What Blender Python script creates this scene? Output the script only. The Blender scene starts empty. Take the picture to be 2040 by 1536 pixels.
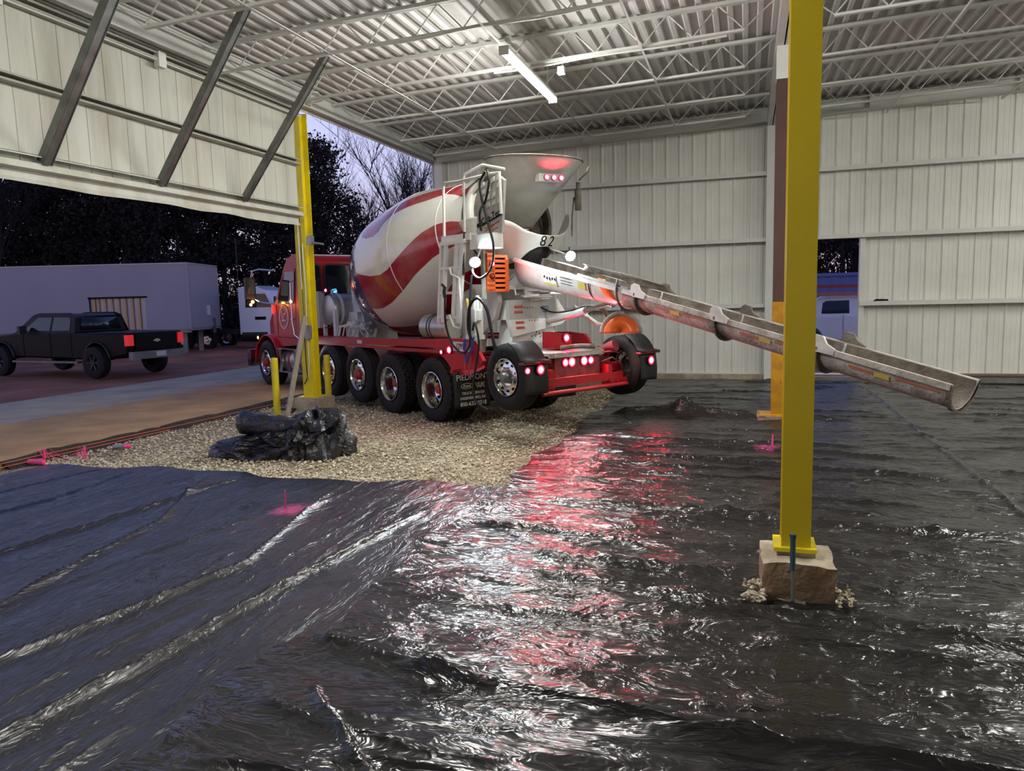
import bpy, math, random
import numpy as np
from mathutils import Vector, Matrix
random.seed(7)
PI = math.pi
scn = bpy.context.scene
COL = scn.collection

# ------------------------------------------------------------------ camera
EYE = 1.93
cd = bpy.data.cameras.new('camera')
cam = bpy.data.objects.new('camera', cd)
COL.objects.link(cam)
scn.camera = cam
cd.sensor_fit = 'HORIZONTAL'; cd.sensor_width = 36.0
cd.lens = 1475.0 / 2040.0 * 36.0
cd.clip_start = 0.05; cd.clip_end = 500
d = Vector((1489 - 1020, -(585 - 768), -1475.0)); yv = d.normalized()
hp = Vector((1489 - 1020 + 1000, -(585 - 24.5 - 768), -1475.0))
up = hp.cross(d).normalized()
if up.y < 0: up = -up
xv = yv.cross(up)
M3 = Matrix((xv, yv, up))
cam.matrix_world = Matrix.Translation((0, 0, EYE)) @ M3.to_4x4()

# ------------------------------------------------------------------ colour management
vs = scn.view_settings
scn.display_settings.display_device = 'sRGB'
vs.view_transform = 'Standard'; vs.look = 'None'; vs.gamma = 1.0
vs.exposure = 0.0
vs.use_curve_mapping = False
try:
    scn.cycles.use_denoising = True
    scn.cycles.max_bounces = 8
    scn.cycles.diffuse_bounces = 4
    scn.cycles.glossy_bounces = 4
    scn.cycles.transmission_bounces = 6
    scn.cycles.transparent_max_bounces = 8
    scn.cycles.sample_clamp_indirect = 4.0
    scn.cycles.caustics_reflective = False
    scn.cycles.caustics_refractive = False
except Exception:
    pass

# ------------------------------------------------------------------ dusk sky
w = bpy.data.worlds.new('dusk_sky'); scn.world = w; w.use_nodes = True
nt = w.node_tree; nt.nodes.clear()
wo = nt.nodes.new('ShaderNodeOutputWorld'); bg = nt.nodes.new('ShaderNodeBackground')
tc = nt.nodes.new('ShaderNodeTexCoord'); sx = nt.nodes.new('ShaderNodeSeparateXYZ'); rp = nt.nodes.new('ShaderNodeValToRGB')
nt.links.new(tc.outputs['Generated'], sx.inputs[0]); nt.links.new(sx.outputs['Z'], rp.inputs[0])
nt.links.new(rp.outputs[0], bg.inputs[0]); nt.links.new(bg.outputs[0], wo.inputs[0])
SKY = [(0.0, (.80, .56, .60)), (.07, (.72, .60, .80)), (.16, (.60, .61, .90)), (.27, (.50, .54, .86)), (.45, (.13, .19, .48)), (1.0, (.05, .08, .24))]
el = rp.color_ramp.elements
while len(el) < len(SKY): el.new(0.5)
for e, (p, c) in zip(el, SKY): e.position = p; e.color = (*c, 1)
bg.inputs[1].default_value = 1.15

# brightness of the lamps of the place (watts per square metre of lens, relative)
TUBE = 215.0
LED = 1300.0
RED = 300.0

# ------------------------------------------------------------------ material helpers
def mat(name, col, rough=.5, metal=0., var=0., vscale=3., dirt=None, dscale=1.5, damt=.5, bump=0., bscale=40., coat=0., spec=.5, stretch=None, aniso=False):
    m = bpy.data.materials.new(name); m.use_nodes = True
    n = m.node_tree.nodes; L = m.node_tree.links
    b = n['Principled BSDF']
    b.inputs['Roughness'].default_value = rough; b.inputs['Metallic'].default_value = metal
    b.inputs['Specular IOR Level'].default_value = spec
    b.inputs['Coat Weight'].default_value = coat; b.inputs['Coat Roughness'].default_value = .06
    b.inputs['Base Color'].default_value = (*col, 1)
    t = n.new('ShaderNodeTexCoord'); src = t.outputs['Object']
    if stretch:
        mp = n.new('ShaderNodeMapping'); mp.inputs['Scale'].default_value = stretch
        L.new(src, mp.inputs[0]); src = mp.outputs[0]
    out = None
    if var:
        nz = n.new('ShaderNodeTexNoise'); nz.inputs['Scale'].default_value = vscale; nz.inputs['Detail'].default_value = 6
        L.new(src, nz.inputs['Vector'])
        r = n.new('ShaderNodeValToRGB'); r.color_ramp.elements[0].position = .3; r.color_ramp.elements[1].position = .7
        r.color_ramp.elements[0].color = (*[c * (1 - var) for c in col], 1); r.color_ramp.elements[1].color = (*[min(1, c * (1 + var * .6)) for c in col], 1)
        L.new(nz.outputs['Fac'], r.inputs[0]); out = r.outputs[0]
    if dirt:
        nz = n.new('ShaderNodeTexNoise'); nz.inputs['Scale'].default_value = dscale; nz.inputs['Detail'].default_value = 8; nz.inputs['Roughness'].default_value = .65
        L.new(src, nz.inputs['Vector'])
        r = n.new('ShaderNodeValToRGB'); r.color_ramp.elements[0].position = .45; r.color_ramp.elements[1].position = .75
        r.color_ramp.elements[0].color = (0, 0, 0, 1); r.color_ramp.elements[1].color = (damt, damt, damt, 1)
        L.new(nz.outputs['Fac'], r.inputs[0])
        mx = n.new('ShaderNodeMixRGB'); L.new(r.outputs[0], mx.inputs[0])
        if out: L.new(out, mx.inputs[1])
        else: mx.inputs[1].default_value = (*col, 1)
        mx.inputs[2].default_value = (*dirt, 1); out = mx.outputs[0]
    if out: L.new(out, b.inputs['Base Color'])
    if bump:
        nz = n.new('ShaderNodeTexNoise'); nz.inputs['Scale'].default_value = bscale; nz.inputs['Detail'].default_value = 5
        L.new(src, nz.inputs['Vector'])
        bp = n.new('ShaderNodeBump'); bp.inputs['Strength'].default_value = bump; bp.inputs['Distance'].default_value = .02
        L.new(nz.outputs['Fac'], bp.inputs['Height']); L.new(bp.outputs[0], b.inputs['Normal'])
    return m
def emit(name, col, s):
    m = bpy.data.materials.new(name); m.use_nodes = True
    b = m.node_tree.nodes['Principled BSDF']
    b.inputs['Base Color'].default_value = (*[min(1, c) for c in col], 1)
    b.inputs['Emission Color'].default_value = (*col, 1); b.inputs['Emission Strength'].default_value = s
    return m

M = {}
M['wall'] = mat('white_wall_metal', (.74, .75, .70), .5, var=.06, vscale=1.2, dirt=(.50, .49, .43), dscale=.9, damt=.35)
M['steelwhite'] = mat('white_painted_steel', (.66, .67, .64), .5, var=.06)
M['deck'] = mat('roof_deck_paint', (.60, .59, .58), .55, var=.08, vscale=2., dirt=(.42, .41, .37), dscale=1.2, damt=.4)
M['panel'] = mat('stained_white_panel', (.52, .53, .47), .55, var=.08, vscale=1.5, dirt=(.30, .26, .18), dscale=1.1, damt=.7, stretch=(1, 2.5, .35))
M['channel'] = mat('old_channel_steel', (.36, .36, .31), .6, var=.2, vscale=4)
M['galv'] = mat('weathered_galvanised_steel', (.20, .21, .20), .45, .7, var=.3, vscale=6)
M['yellow'] = mat('safety_yellow_paint', (.62, .47, .008), .42, var=.05, vscale=3)
M['yellow2'] = mat('bright_yellow_paint', (.75, .62, .01), .42, var=.08, vscale=5, dirt=(.35, .27, .1), dscale=3, damt=.5)
M['brown'] = mat('brown_primer_steel', (.075, .035, .03), .55, var=.15)
M['ochre'] = mat('rusty_ochre_steel', (.50, .26, .01), .5, var=.25, vscale=5, dirt=(.16, .07, .02), dscale=4, damt=.7)
M['concrete'] = mat('rough_concrete', (.46, .40, .30), .9, var=.25, vscale=9, dirt=(.20, .14, .09), dscale=2.5, damt=.8, bump=.8, bscale=30)
M['rawconc'] = mat('reddish_stained_concrete', (.30, .21, .13), .9, var=.3, vscale=8, dirt=(.20, .08, .035), dscale=5, damt=.85, bump=.9, bscale=25)
M['slabtan'] = mat('tan_concrete_slab', (.50, .30, .12), .85, var=.25, vscale=1.3, dirt=(.22, .15, .08), dscale=.8, damt=.7, bump=.25, bscale=20)
M['slabgrey'] = mat('grey_concrete_slab', (.44, .38, .26), .85, var=.2, vscale=1.3, dirt=(.22, .17, .12), dscale=.8, damt=.7, bump=.25, bscale=20)
M['dirt'] = mat('lamplit_red_clay_dirt', (.38, .13, .065), .95, var=.5, vscale=.5, dirt=(.08, .05, .04), dscale=.35, damt=.85, bump=.8, bscale=4)  # red clay, saturated further to carry the glow of the truck lamps
M['soil'] = mat('dark_soil', (.04, .03, .022), .95, var=.4, vscale=12, bump=1, bscale=30)
M['wood'] = mat('weathered_lumber', (.36, .32, .25), .8, var=.25, vscale=8, dirt=(.15, .13, .1), dscale=6, damt=.6, stretch=(8, 8, 1))
M['board'] = mat('raw_board', (.26, .17, .09), .8, var=.3, vscale=6)
M['pink'] = mat('fluorescent_pink_paint', (.95, .08, .28), .5)
M['pinkdark'] = mat('pink_stake_paint', (.45, .04, .12), .6)
M['cap'] = mat('grey_can_body', (.35, .35, .36), .4, .6)
# truck
M['red'] = mat('truck_red_paint', (.40, .008, .016), .38, var=.08, vscale=2, coat=.12, spec=.35, dirt=(.22, .05, .04), dscale=3, damt=.35)
M['white'] = mat('truck_white_paint', (.74, .74, .70), .32, var=.05, dirt=(.45, .42, .36), dscale=1.6, damt=.5, coat=.3)
M['hopper'] = mat('dusty_hopper_paint', (.46, .45, .41), .5, var=.15, vscale=2.5, dirt=(.20, .19, .16), dscale=1.3, damt=.8)
M['cement'] = mat('dried_cement_grey', (.17, .145, .12), .9, var=.3, vscale=10, dirt=(.30, .29, .26), dscale=5, damt=.6, bump=.7, bscale=40)
M['cementlight'] = mat('cement_crusted_white', (.52, .50, .45), .6, var=.2, vscale=9, dirt=(.16, .13, .10), dscale=5, damt=.95, bump=.5, bscale=40)
M['chutewhite'] = mat('chute_white_paint', (.70, .69, .66), .3, var=.08, dirt=(.30, .25, .21), dscale=4, damt=.75, coat=.3)
M['rubber'] = mat('tyre_rubber', (.012, .012, .012), .7, var=.3, vscale=14, dirt=(.035, .03, .025), dscale=6, damt=.5, spec=.25)
M['black'] = mat('black_rubber_sheet', (.012, .012, .013), .55, spec=.3, dirt=(.05, .045, .04), dscale=5, damt=.5)
M['blackpaint'] = mat('black_car_paint', (.0015, .0015, .002), .4, spec=.15)
M['darkplastic'] = mat('dark_trim', (.02, .02, .022), .5)
M['alu'] = mat('polished_aluminium', (.72, .72, .70), .16, 1.0, dirt=(.4, .38, .34), dscale=6, damt=.4)
M['tread'] = mat('diamond_plate', (.55, .55, .52), .3, .9, dirt=(.2, .17, .14), dscale=5, damt=.6, bump=1., bscale=60)
M['tank'] = mat('dull_aluminium_tank', (.42, .42, .38), .35, .7, var=.2, vscale=4)
M['chrome'] = mat('chrome', (.8, .8, .8), .08, 1.0)
M['hubred'] = mat('red_hub_paint', (.36, .02, .025), .45, dirt=(.1, .04, .03), dscale=9, damt=.6)
M['orange'] = mat('orange_plastic', (.90, .16, .02), .35, dirt=(.5, .12, .04), dscale=5, damt=.5)
M['glass'] = mat('tinted_window', (.01, .013, .018), .06, spec=.6)
M['decal'] = mat('white_decal', (.62, .62, .58), .5)
M['gold'] = mat('pale_gold_print', (.50, .44, .28), .5)
M['blackprint'] = mat('black_print', (.012, .012, .012), .85, spec=.1)
M['redprint'] = mat('red_print', (.45, .03, .02), .5)
M['yellowprint'] = mat('yellow_print', (.60, .50, .08), .5)
M['blueprint'] = mat('blue_print', (.06, .10, .35), .5)
M['bluehose'] = mat('blue_hose', (.01, .03, .22), .4)
M['grime'] = mat('grimy_red_steel', (.20, .02, .025), .6, var=.4, vscale=8, dirt=(.04, .025, .02), dscale=6, damt=.9, bump=.4, bscale=30)
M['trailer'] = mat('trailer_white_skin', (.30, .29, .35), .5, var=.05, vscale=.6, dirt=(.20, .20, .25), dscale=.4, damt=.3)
M['slat'] = mat('pine_slat', (.55, .34, .16), .7)
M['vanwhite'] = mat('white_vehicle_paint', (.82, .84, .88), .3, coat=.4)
M['bluebox'] = mat('blue_container_paint', (.12, .16, .38), .5)
M['ladderred'] = mat('red_fibreglass_ladder', (.40, .05, .04), .5)
M['ladderor'] = mat('orange_fibreglass_ladder', (.55, .18, .10), .5)
M['bark'] = mat('dark_bark', (.022, .018, .018), .95)
M['needle'] = mat('dark_needles', (.012, .014, .012), .95)
M['ledwhite'] = emit('white_led', (.80, .95, 1.0), LED)
M['ledsmall'] = emit('small_white_led', (.85, .97, 1.0), LED * .5)
M['revlight'] = emit('reverse_lamp', (1.0, .9, .92), 160)
M['ledred'] = emit('red_lamp_glow', (1.0, .012, .045), RED)
M['ledredhot'] = emit('red_lamp_core', (1.0, .014, .05), RED * 1.5)
M['redhalo'] = emit('red_lamp_halo', (1.0, .015, .06), 1.6)  # weak glow for the lens rim, stands in for the red bloom
M['amber'] = emit('amber_lamp', (1.0, .30, .02), 110)
M['dimred'] = emit('dim_red_lens', (.9, .03, .03), .35)
M['sidered'] = emit('side_red_lens', (1., .02, .02), 2.5)
M['screen'] = emit('cab_screen', (.1, .45, 1.0), 2.0)
M['tube'] = emit('fluorescent_tube', (1.0, .98, .92), TUBE)

# ------------------------------------------------------------------ mesh builder
def V3(*a): return Vector(a)
class MB:
    def __init__(s): s.v = []; s.f = []; s.mi = []; s.m = 0
    def add(s, vs_, fs):
        o = len(s.v); s.v += [tuple(p) for p in vs_]
        for f in fs: s.f.append(tuple(i + o for i in f)); s.mi.append(s.m)
        return s
    def box(s, c, d, rz=0, ry=0, rx=0):
        R = Matrix.Rotation(rz, 3, 'Z') @ Matrix.Rotation(ry, 3, 'Y') @ Matrix.Rotation(rx, 3, 'X'); c = Vector(c)
        P = [c + R @ Vector((x * d[0] / 2, y * d[1] / 2, z * d[2] / 2)) for x in (-1, 1) for y in (-1, 1) for z in (-1, 1)]
        return s.add(P, [(0, 1, 3, 2), (4, 6, 7, 5), (0, 4, 5, 1), (2, 3, 7, 6), (0, 2, 6, 4), (1, 5, 7, 3)])
    def bx(s, x0, x1, y0, y1, z0, z1):
        return s.box(((x0 + x1) / 2, (y0 + y1) / 2, (z0 + z1) / 2), (abs(x1 - x0), abs(y1 - y0), abs(z1 - z0)))
    def frame(s, a):
        a = a.normalized(); t = Vector((0, 0, 1)) if abs(a.z) < .9 else Vector((1, 0, 0))
        x = a.cross(t).normalized(); return x, x.cross(a).normalized()
    def cyl(s, p0, p1, r0, r1=None, n=12, caps=True):
        p0 = Vector(p0); p1 = Vector(p1); r1 = r0 if r1 is None else r1; x, y = s.frame(p1 - p0)
        P = [p + r * (x * math.cos(2 * PI * i / n) + y * math.sin(2 * PI * i / n)) for p, r in ((p0, r0), (p1, r1)) for i in range(n)]
        F = [(i, (i + 1) % n, n + (i + 1) % n, n + i) for i in range(n)]
        if caps: F += [tuple(range(n - 1, -1, -1)), tuple(range(n, 2 * n))]
        return s.add(P, F)
    def bar(s, p0, p1, wd, h, up_=(0, 0, 1)):
        p0 = Vector(p0); p1 = Vector(p1); a = (p1 - p0).normalized(); y = a.cross(Vector(up_)).normalized(); z = y.cross(a)
        P = [p + y * i * wd / 2 + z * j * h / 2 for p in (p0, p1) for i, j in ((-1, -1), (1, -1), (1, 1), (-1, 1))]
        return s.add(P, [(0, 1, 5, 4), (1, 2, 6, 5), (2, 3, 7, 6), (3, 0, 4, 7), (3, 2, 1, 0), (4, 5, 6, 7)])
    def tube(s, pts, r, n=8, caps=True):
        pts = [Vector(p) for p in pts]; k = len(pts); prev = None; P = []
        for i, p in enumerate(pts):
            a = (pts[min(i + 1, k - 1)] - pts[max(i - 1, 0)])
            if a.length < 1e-9: a = Vector((0, 0, 1))
            a.normalize()
            if prev is None: x, _ = s.frame(a)
            else:
                x = prev - a * prev.dot(a); x.normalize()
            prev = x; y = a.cross(x); rr = r[i] if isinstance(r, (list, tuple)) else r
            P += [p + rr * (x * math.cos(2 * PI * j / n) + y * math.sin(2 * PI * j / n)) for j in range(n)]
        F = [(i * n + j, i * n + (j + 1) % n, (i + 1) * n + (j + 1) % n, (i + 1) * n + j) for i in range(k - 1) for j in range(n)]
        if caps: F += [tuple(range(n - 1, -1, -1)), tuple(range((k - 1) * n, k * n))]
        return s.add(P, F)
    def lathe(s, prof, o, a, n=32, closed=False, capends=False):
        o = Vector(o); a = Vector(a).normalized(); x, y = s.frame(a); k = len(prof); P = []
        for (t, r) in prof: P += [o + a * t + r * (x * math.cos(2 * PI * j / n) + y * math.sin(2 * PI * j / n)) for j in range(n)]
        kk = k if closed else k - 1
        F = [(i * n + j, i * n + (j + 1) % n, ((i + 1) % k) * n + (j + 1) % n, ((i + 1) % k) * n + j) for i in range(kk) for j in range(n)]
        if capends: F += [tuple(range(n - 1, -1, -1)), tuple(range((k - 1) * n, k * n))]
        return s.add(P, F)
    def prism(s, poly, fn, t0, t1):      # poly of 2d points, fn(a, b, t) -> xyz
        n = len(poly)
        P = [fn(a, b, t0) for a, b in poly] + [fn(a, b, t1) for a, b in poly]
        F = [(i, (i + 1) % n, n + (i + 1) % n, n + i) for i in range(n)] + [tuple(range(n - 1, -1, -1)), tuple(range(n, 2 * n))]
        return s.add(P, F)
    def ball(s, c, r, n=10, sc=(1, 1, 1)):
        c = Vector(c); P = []; F = []; m = n // 2
        for i in range(m + 1):
            for j in range(n):
                th = PI * i / m; ph = 2 * PI * j / n
                P.append(c + Vector((r * sc[0] * math.sin(th) * math.cos(ph), r * sc[1] * math.sin(th) * math.sin(ph), r * sc[2] * math.cos(th))))
        for i in range(m):
            for j in range(n): F.append((i * n + j, i * n + (j + 1) % n, (i + 1) * n + (j + 1) % n, (i + 1) * n + j))
        return s.add(P, F)
    def grid(s, P2, wrap=False):         # rows of points
        k = len(P2); n = len(P2[0]); P = [p for r_ in P2 for p in r_]
        F = [(i * n + j, i * n + (j + 1) % n, (i + 1) * n + (j + 1) % n, (i + 1) * n + j) for i in range(k - 1) for j in range(n if wrap else n - 1)]
        return s.add(P, F)
    def mesh(s, name, mats, smooth=35):
        me = bpy.data.meshes.new(name); me.from_pydata(s.v, [], s.f)
        for m in (mats if isinstance(mats, (list, tuple)) else [mats]): me.materials.append(M[m] if isinstance(m, str) else m)
        me.polygons.foreach_set('material_index', s.mi)
        me.update()
        if smooth:
            me.shade_smooth(); me.set_sharp_from_angle(angle=math.radians(smooth))
        return me
    def build(s, name, mats, parent=None, smooth=35, loc=None, rz=0):
        return link(name, s.mesh(name, mats, smooth), parent, loc, rz)
def link(name, me, parent=None, loc=None, rz=0):
    o = bpy.data.objects.new(name, me); COL.objects.link(o)
    if parent: o.parent = parent
    if loc is not None: o.location = loc
    if rz: o.rotation_euler = (0, 0, rz)
    return o
def thing(name, label, cat, loc=(0, 0, 0), rz=0, group=None):
    o = bpy.data.objects.new(name, None); COL.objects.link(o); o.location = loc; o.rotation_euler = (0, 0, rz)
    o.empty_display_size = .2
    return tag(o, label, cat, group)
def tag(o, label, cat, group=None, kind=None):
    o['label'] = label; o['category'] = cat
    if group: o['group'] = group
    if kind: o['kind'] = kind
    return o
def struct(o): o['kind'] = 'structure'; return o
def solid(o, th, off=-1):
    md = o.modifiers.new('thickness', 'SOLIDIFY'); md.thickness = th; md.offset = off; return o
def text_mesh(txt, size, extr=.002):
    c = bpy.data.curves.new('txt', 'FONT'); c.body = txt; c.size = size; c.extrude = extr; c.align_x = 'CENTER'; c.align_y = 'CENTER'
    o = bpy.data.objects.new('txt', c); COL.objects.link(o)
    dg = bpy.context.evaluated_depsgraph_get(); me = bpy.data.meshes.new_from_object(o.evaluated_get(dg))
    bpy.data.objects.remove(o); bpy.data.curves.remove(c); return me
def text(name, txt, size, m, parent, o_, xa, ya, extr=.002, sx_=1.0, bold=0):
    me = text_mesh(txt, size, extr); o_ = Vector(o_); xa = Vector(xa).normalized(); ya = Vector(ya).normalized(); za = xa.cross(ya)
    for v in me.vertices: v.co = o_ + xa * v.co.x * sx_ + ya * v.co.y + za * v.co.z
    me.materials.clear(); me.materials.append(M[m]); return link(name, me, parent)

# ================================================================== STRUCTURE
RS = .033; RX0 = -7.35
def rz_(x, z): return z + RS * (x - RX0)      # the roof rises to the right
YW = 17.15                                     # inner face of the back wall
def noise2(shape, seed, nx, ny):
    rng = np.random.default_rng(seed); g = rng.random((nx + 2, ny + 2))
    return g
class Val:
    def __init__(s, seed): s.g = np.random.default_rng(seed).random((256, 256))
    def __call__(s, x, y):
        xi = np.floor(x).astype(int); yi = np.floor(y).astype(int); fx = x - xi; fy = y - yi
        fx = fx * fx * (3 - 2 * fx); fy = fy * fy * (3 - 2 * fy); g = s.g
        a = g[xi % 256, yi % 256]; b = g[(xi + 1) % 256, yi % 256]; c = g[xi % 256, (yi + 1) % 256]; e = g[(xi + 1) % 256, (yi + 1) % 256]
        return (a * (1 - fx) + b * fx) * (1 - fy) + (c * (1 - fx) + e * fx) * fy
def gridmesh(name, X, Y, Z, m, smooth=True, mask=None):
    ny, nx = X.shape; co = np.stack([X, Y, Z], -1).reshape(-1, 3)
    i = np.arange(ny * nx).reshape(ny, nx)
    q = np.stack([i[:-1, :-1], i[:-1, 1:], i[1:, 1:], i[1:, :-1]], -1).reshape(-1, 4)
    if mask is not None: q = q[mask[:-1, :-1].reshape(-1)]
    me = bpy.data.meshes.new(name); me.vertices.add(len(co)); me.vertices.foreach_set('co', co.astype(np.float32).ravel())
    me.loops.add(len(q) * 4); me.loops.foreach_set('vertex_index', q.astype(np.int32).ravel())
    me.polygons.add(len(q)); me.polygons.foreach_set('loop_start', np.arange(0, len(q) * 4, 4, dtype=np.int32))
    me.update(calc_edges=True); me.validate()
    me.materials.append(M[m] if isinstance(m, str) else m)
    if smooth: me.shade_smooth()
    return me

# --- gravel floor
def gravel_mat():
    m = bpy.data.materials.new('crushed_stone'); m.use_nodes = True; n = m.node_tree.nodes; L = m.node_tree.links; b = n['Principled BSDF']
    b.inputs['Roughness'].default_value = .95
    t = n.new('ShaderNodeTexCoord'); v = n.new('ShaderNodeTexVoronoi'); v.inputs['Scale'].default_value = 34
    L.new(t.outputs['Object'], v.inputs['Vector'])
    s = n.new('ShaderNodeSeparateColor'); L.new(v.outputs['Color'], s.inputs[0])
    r = n.new('ShaderNodeValToRGB'); r.color_ramp.elements[0].color = (.23, .185, .12, 1); r.color_ramp.elements[1].color = (.62, .55, .40, 1)
    L.new(s.outputs[0], r.inputs[0])
    nz = n.new('ShaderNodeTexNoise'); nz.inputs['Scale'].default_value = .9; nz.inputs['Detail'].default_value = 5; L.new(t.outputs['Object'], nz.inputs['Vector'])
    r2 = n.new('ShaderNodeValToRGB'); r2.color_ramp.elements[0].position = .35; r2.color_ramp.elements[1].position = .65
    r2.color_ramp.elements[0].color = (.55, .50, .42, 1); r2.color_ramp.elements[1].color = (1, 1, 1, 1); L.new(nz.outputs['Fac'], r2.inputs[0])
    mx = n.new('ShaderNodeMixRGB'); mx.blend_type = 'MULTIPLY'; mx.inputs[0].default_value = 1; L.new(r.outputs[0], mx.inputs[1]); L.new(r2.outputs[0], mx.inputs[2])
    L.new(mx.outputs[0], b.inputs['Base Color'])
    bp = n.new('ShaderNodeBump'); bp.invert = True; bp.inputs['Strength'].default_value = 1; bp.inputs['Distance'].default_value = .03
    L.new(v.outputs['Distance'], bp.inputs['Height']); L.new(bp.outputs[0], b.inputs['Normal'])
    return m
M['gravel'] = gravel_mat()
N1, N2, N3, N4 = Val(1), Val(2), Val(3), Val(4)
xs = np.linspace(-8.95, 11, 320); ys = np.linspace(-3, YW - .02, 320); X, Y = np.meshgrid(xs, ys)
Z = .02 * (N1(X * 1.3, Y * 1.3) - .5) + .012 * (N2(X * 6, Y * 6) - .5) - .02
struct(link('floor', gridmesh('floor', X, Y, Z, 'gravel')))
# loose stones on it
st = bpy.data.materials.new('loose_stone'); st.use_nodes = True
_n = st.node_tree.nodes; _b = _n['Principled BSDF']; _b.inputs['Roughness'].default_value = .9
_g = _n.new('ShaderNodeNewGeometry'); _r = _n.new('ShaderNodeValToRGB'); _r.color_ramp.elements[0].color = (.24, .19, .13, 1); _r.color_ramp.elements[1].color = (.70, .63, .47, 1)
st.node_tree.links.new(_g.outputs['Random Per Island'], _r.inputs[0]); st.node_tree.links.new(_r.outputs[0], _b.inputs['Base Color'])
M['stone'] = st
def stones(n, fn, smin, smax, seed):
    rng = np.random.default_rng(seed); base = np.array([[1, 0, 0], [-1, 0, 0], [0, 1, 0], [0, -1, 0], [0, 0, 1], [0, 0, -1]], float)
    fs = [(0, 2, 4), (2, 1, 4), (1, 3, 4), (3, 0, 4), (2, 0, 5), (1, 2, 5), (3, 1, 5), (0, 3, 5)]
    C = np.array([fn(rng) for _ in range(n)]); S = rng.uniform(smin, smax, (n, 1, 1)) * rng.uniform(.55, 1.2, (n, 1, 3))
    P = base[None] * S + rng.normal(0, .13, (n, 6, 3)) * S
    a = rng.uniform(0, 6.28, n); c, s_ = np.cos(a), np.sin(a); Q = P.copy()
    Q[..., 0] = P[..., 0] * c[:, None] - P[..., 1] * s_[:, None]; Q[..., 1] = P[..., 0] * s_[:, None] + P[..., 1] * c[:, None]; Q[..., 2] *= .7
    Q += C[:, None, :]; F = (np.array(fs)[None] + (np.arange(n) * 6)[:, None, None]).reshape(-1, 3)
    me = bpy.data.meshes.new('stones'); me.from_pydata(Q.reshape(-1, 3).tolist(), [], F.tolist()); me.materials.append(M['stone']); return me
def _gp(r):
    while True:
        x = r.uniform(-8.8, -2.0); y = 7.0 + 8 * r.random() ** 1.6
        if x < -2.3 or y > 12: return (x, y, -.004)
tag(link('gravel', stones(17000, _gp, .010, .026, 5)), 'loose pale crushed stone covering the unfinished floor beside the mixer truck', 'gravel', kind='stuff')

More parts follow.
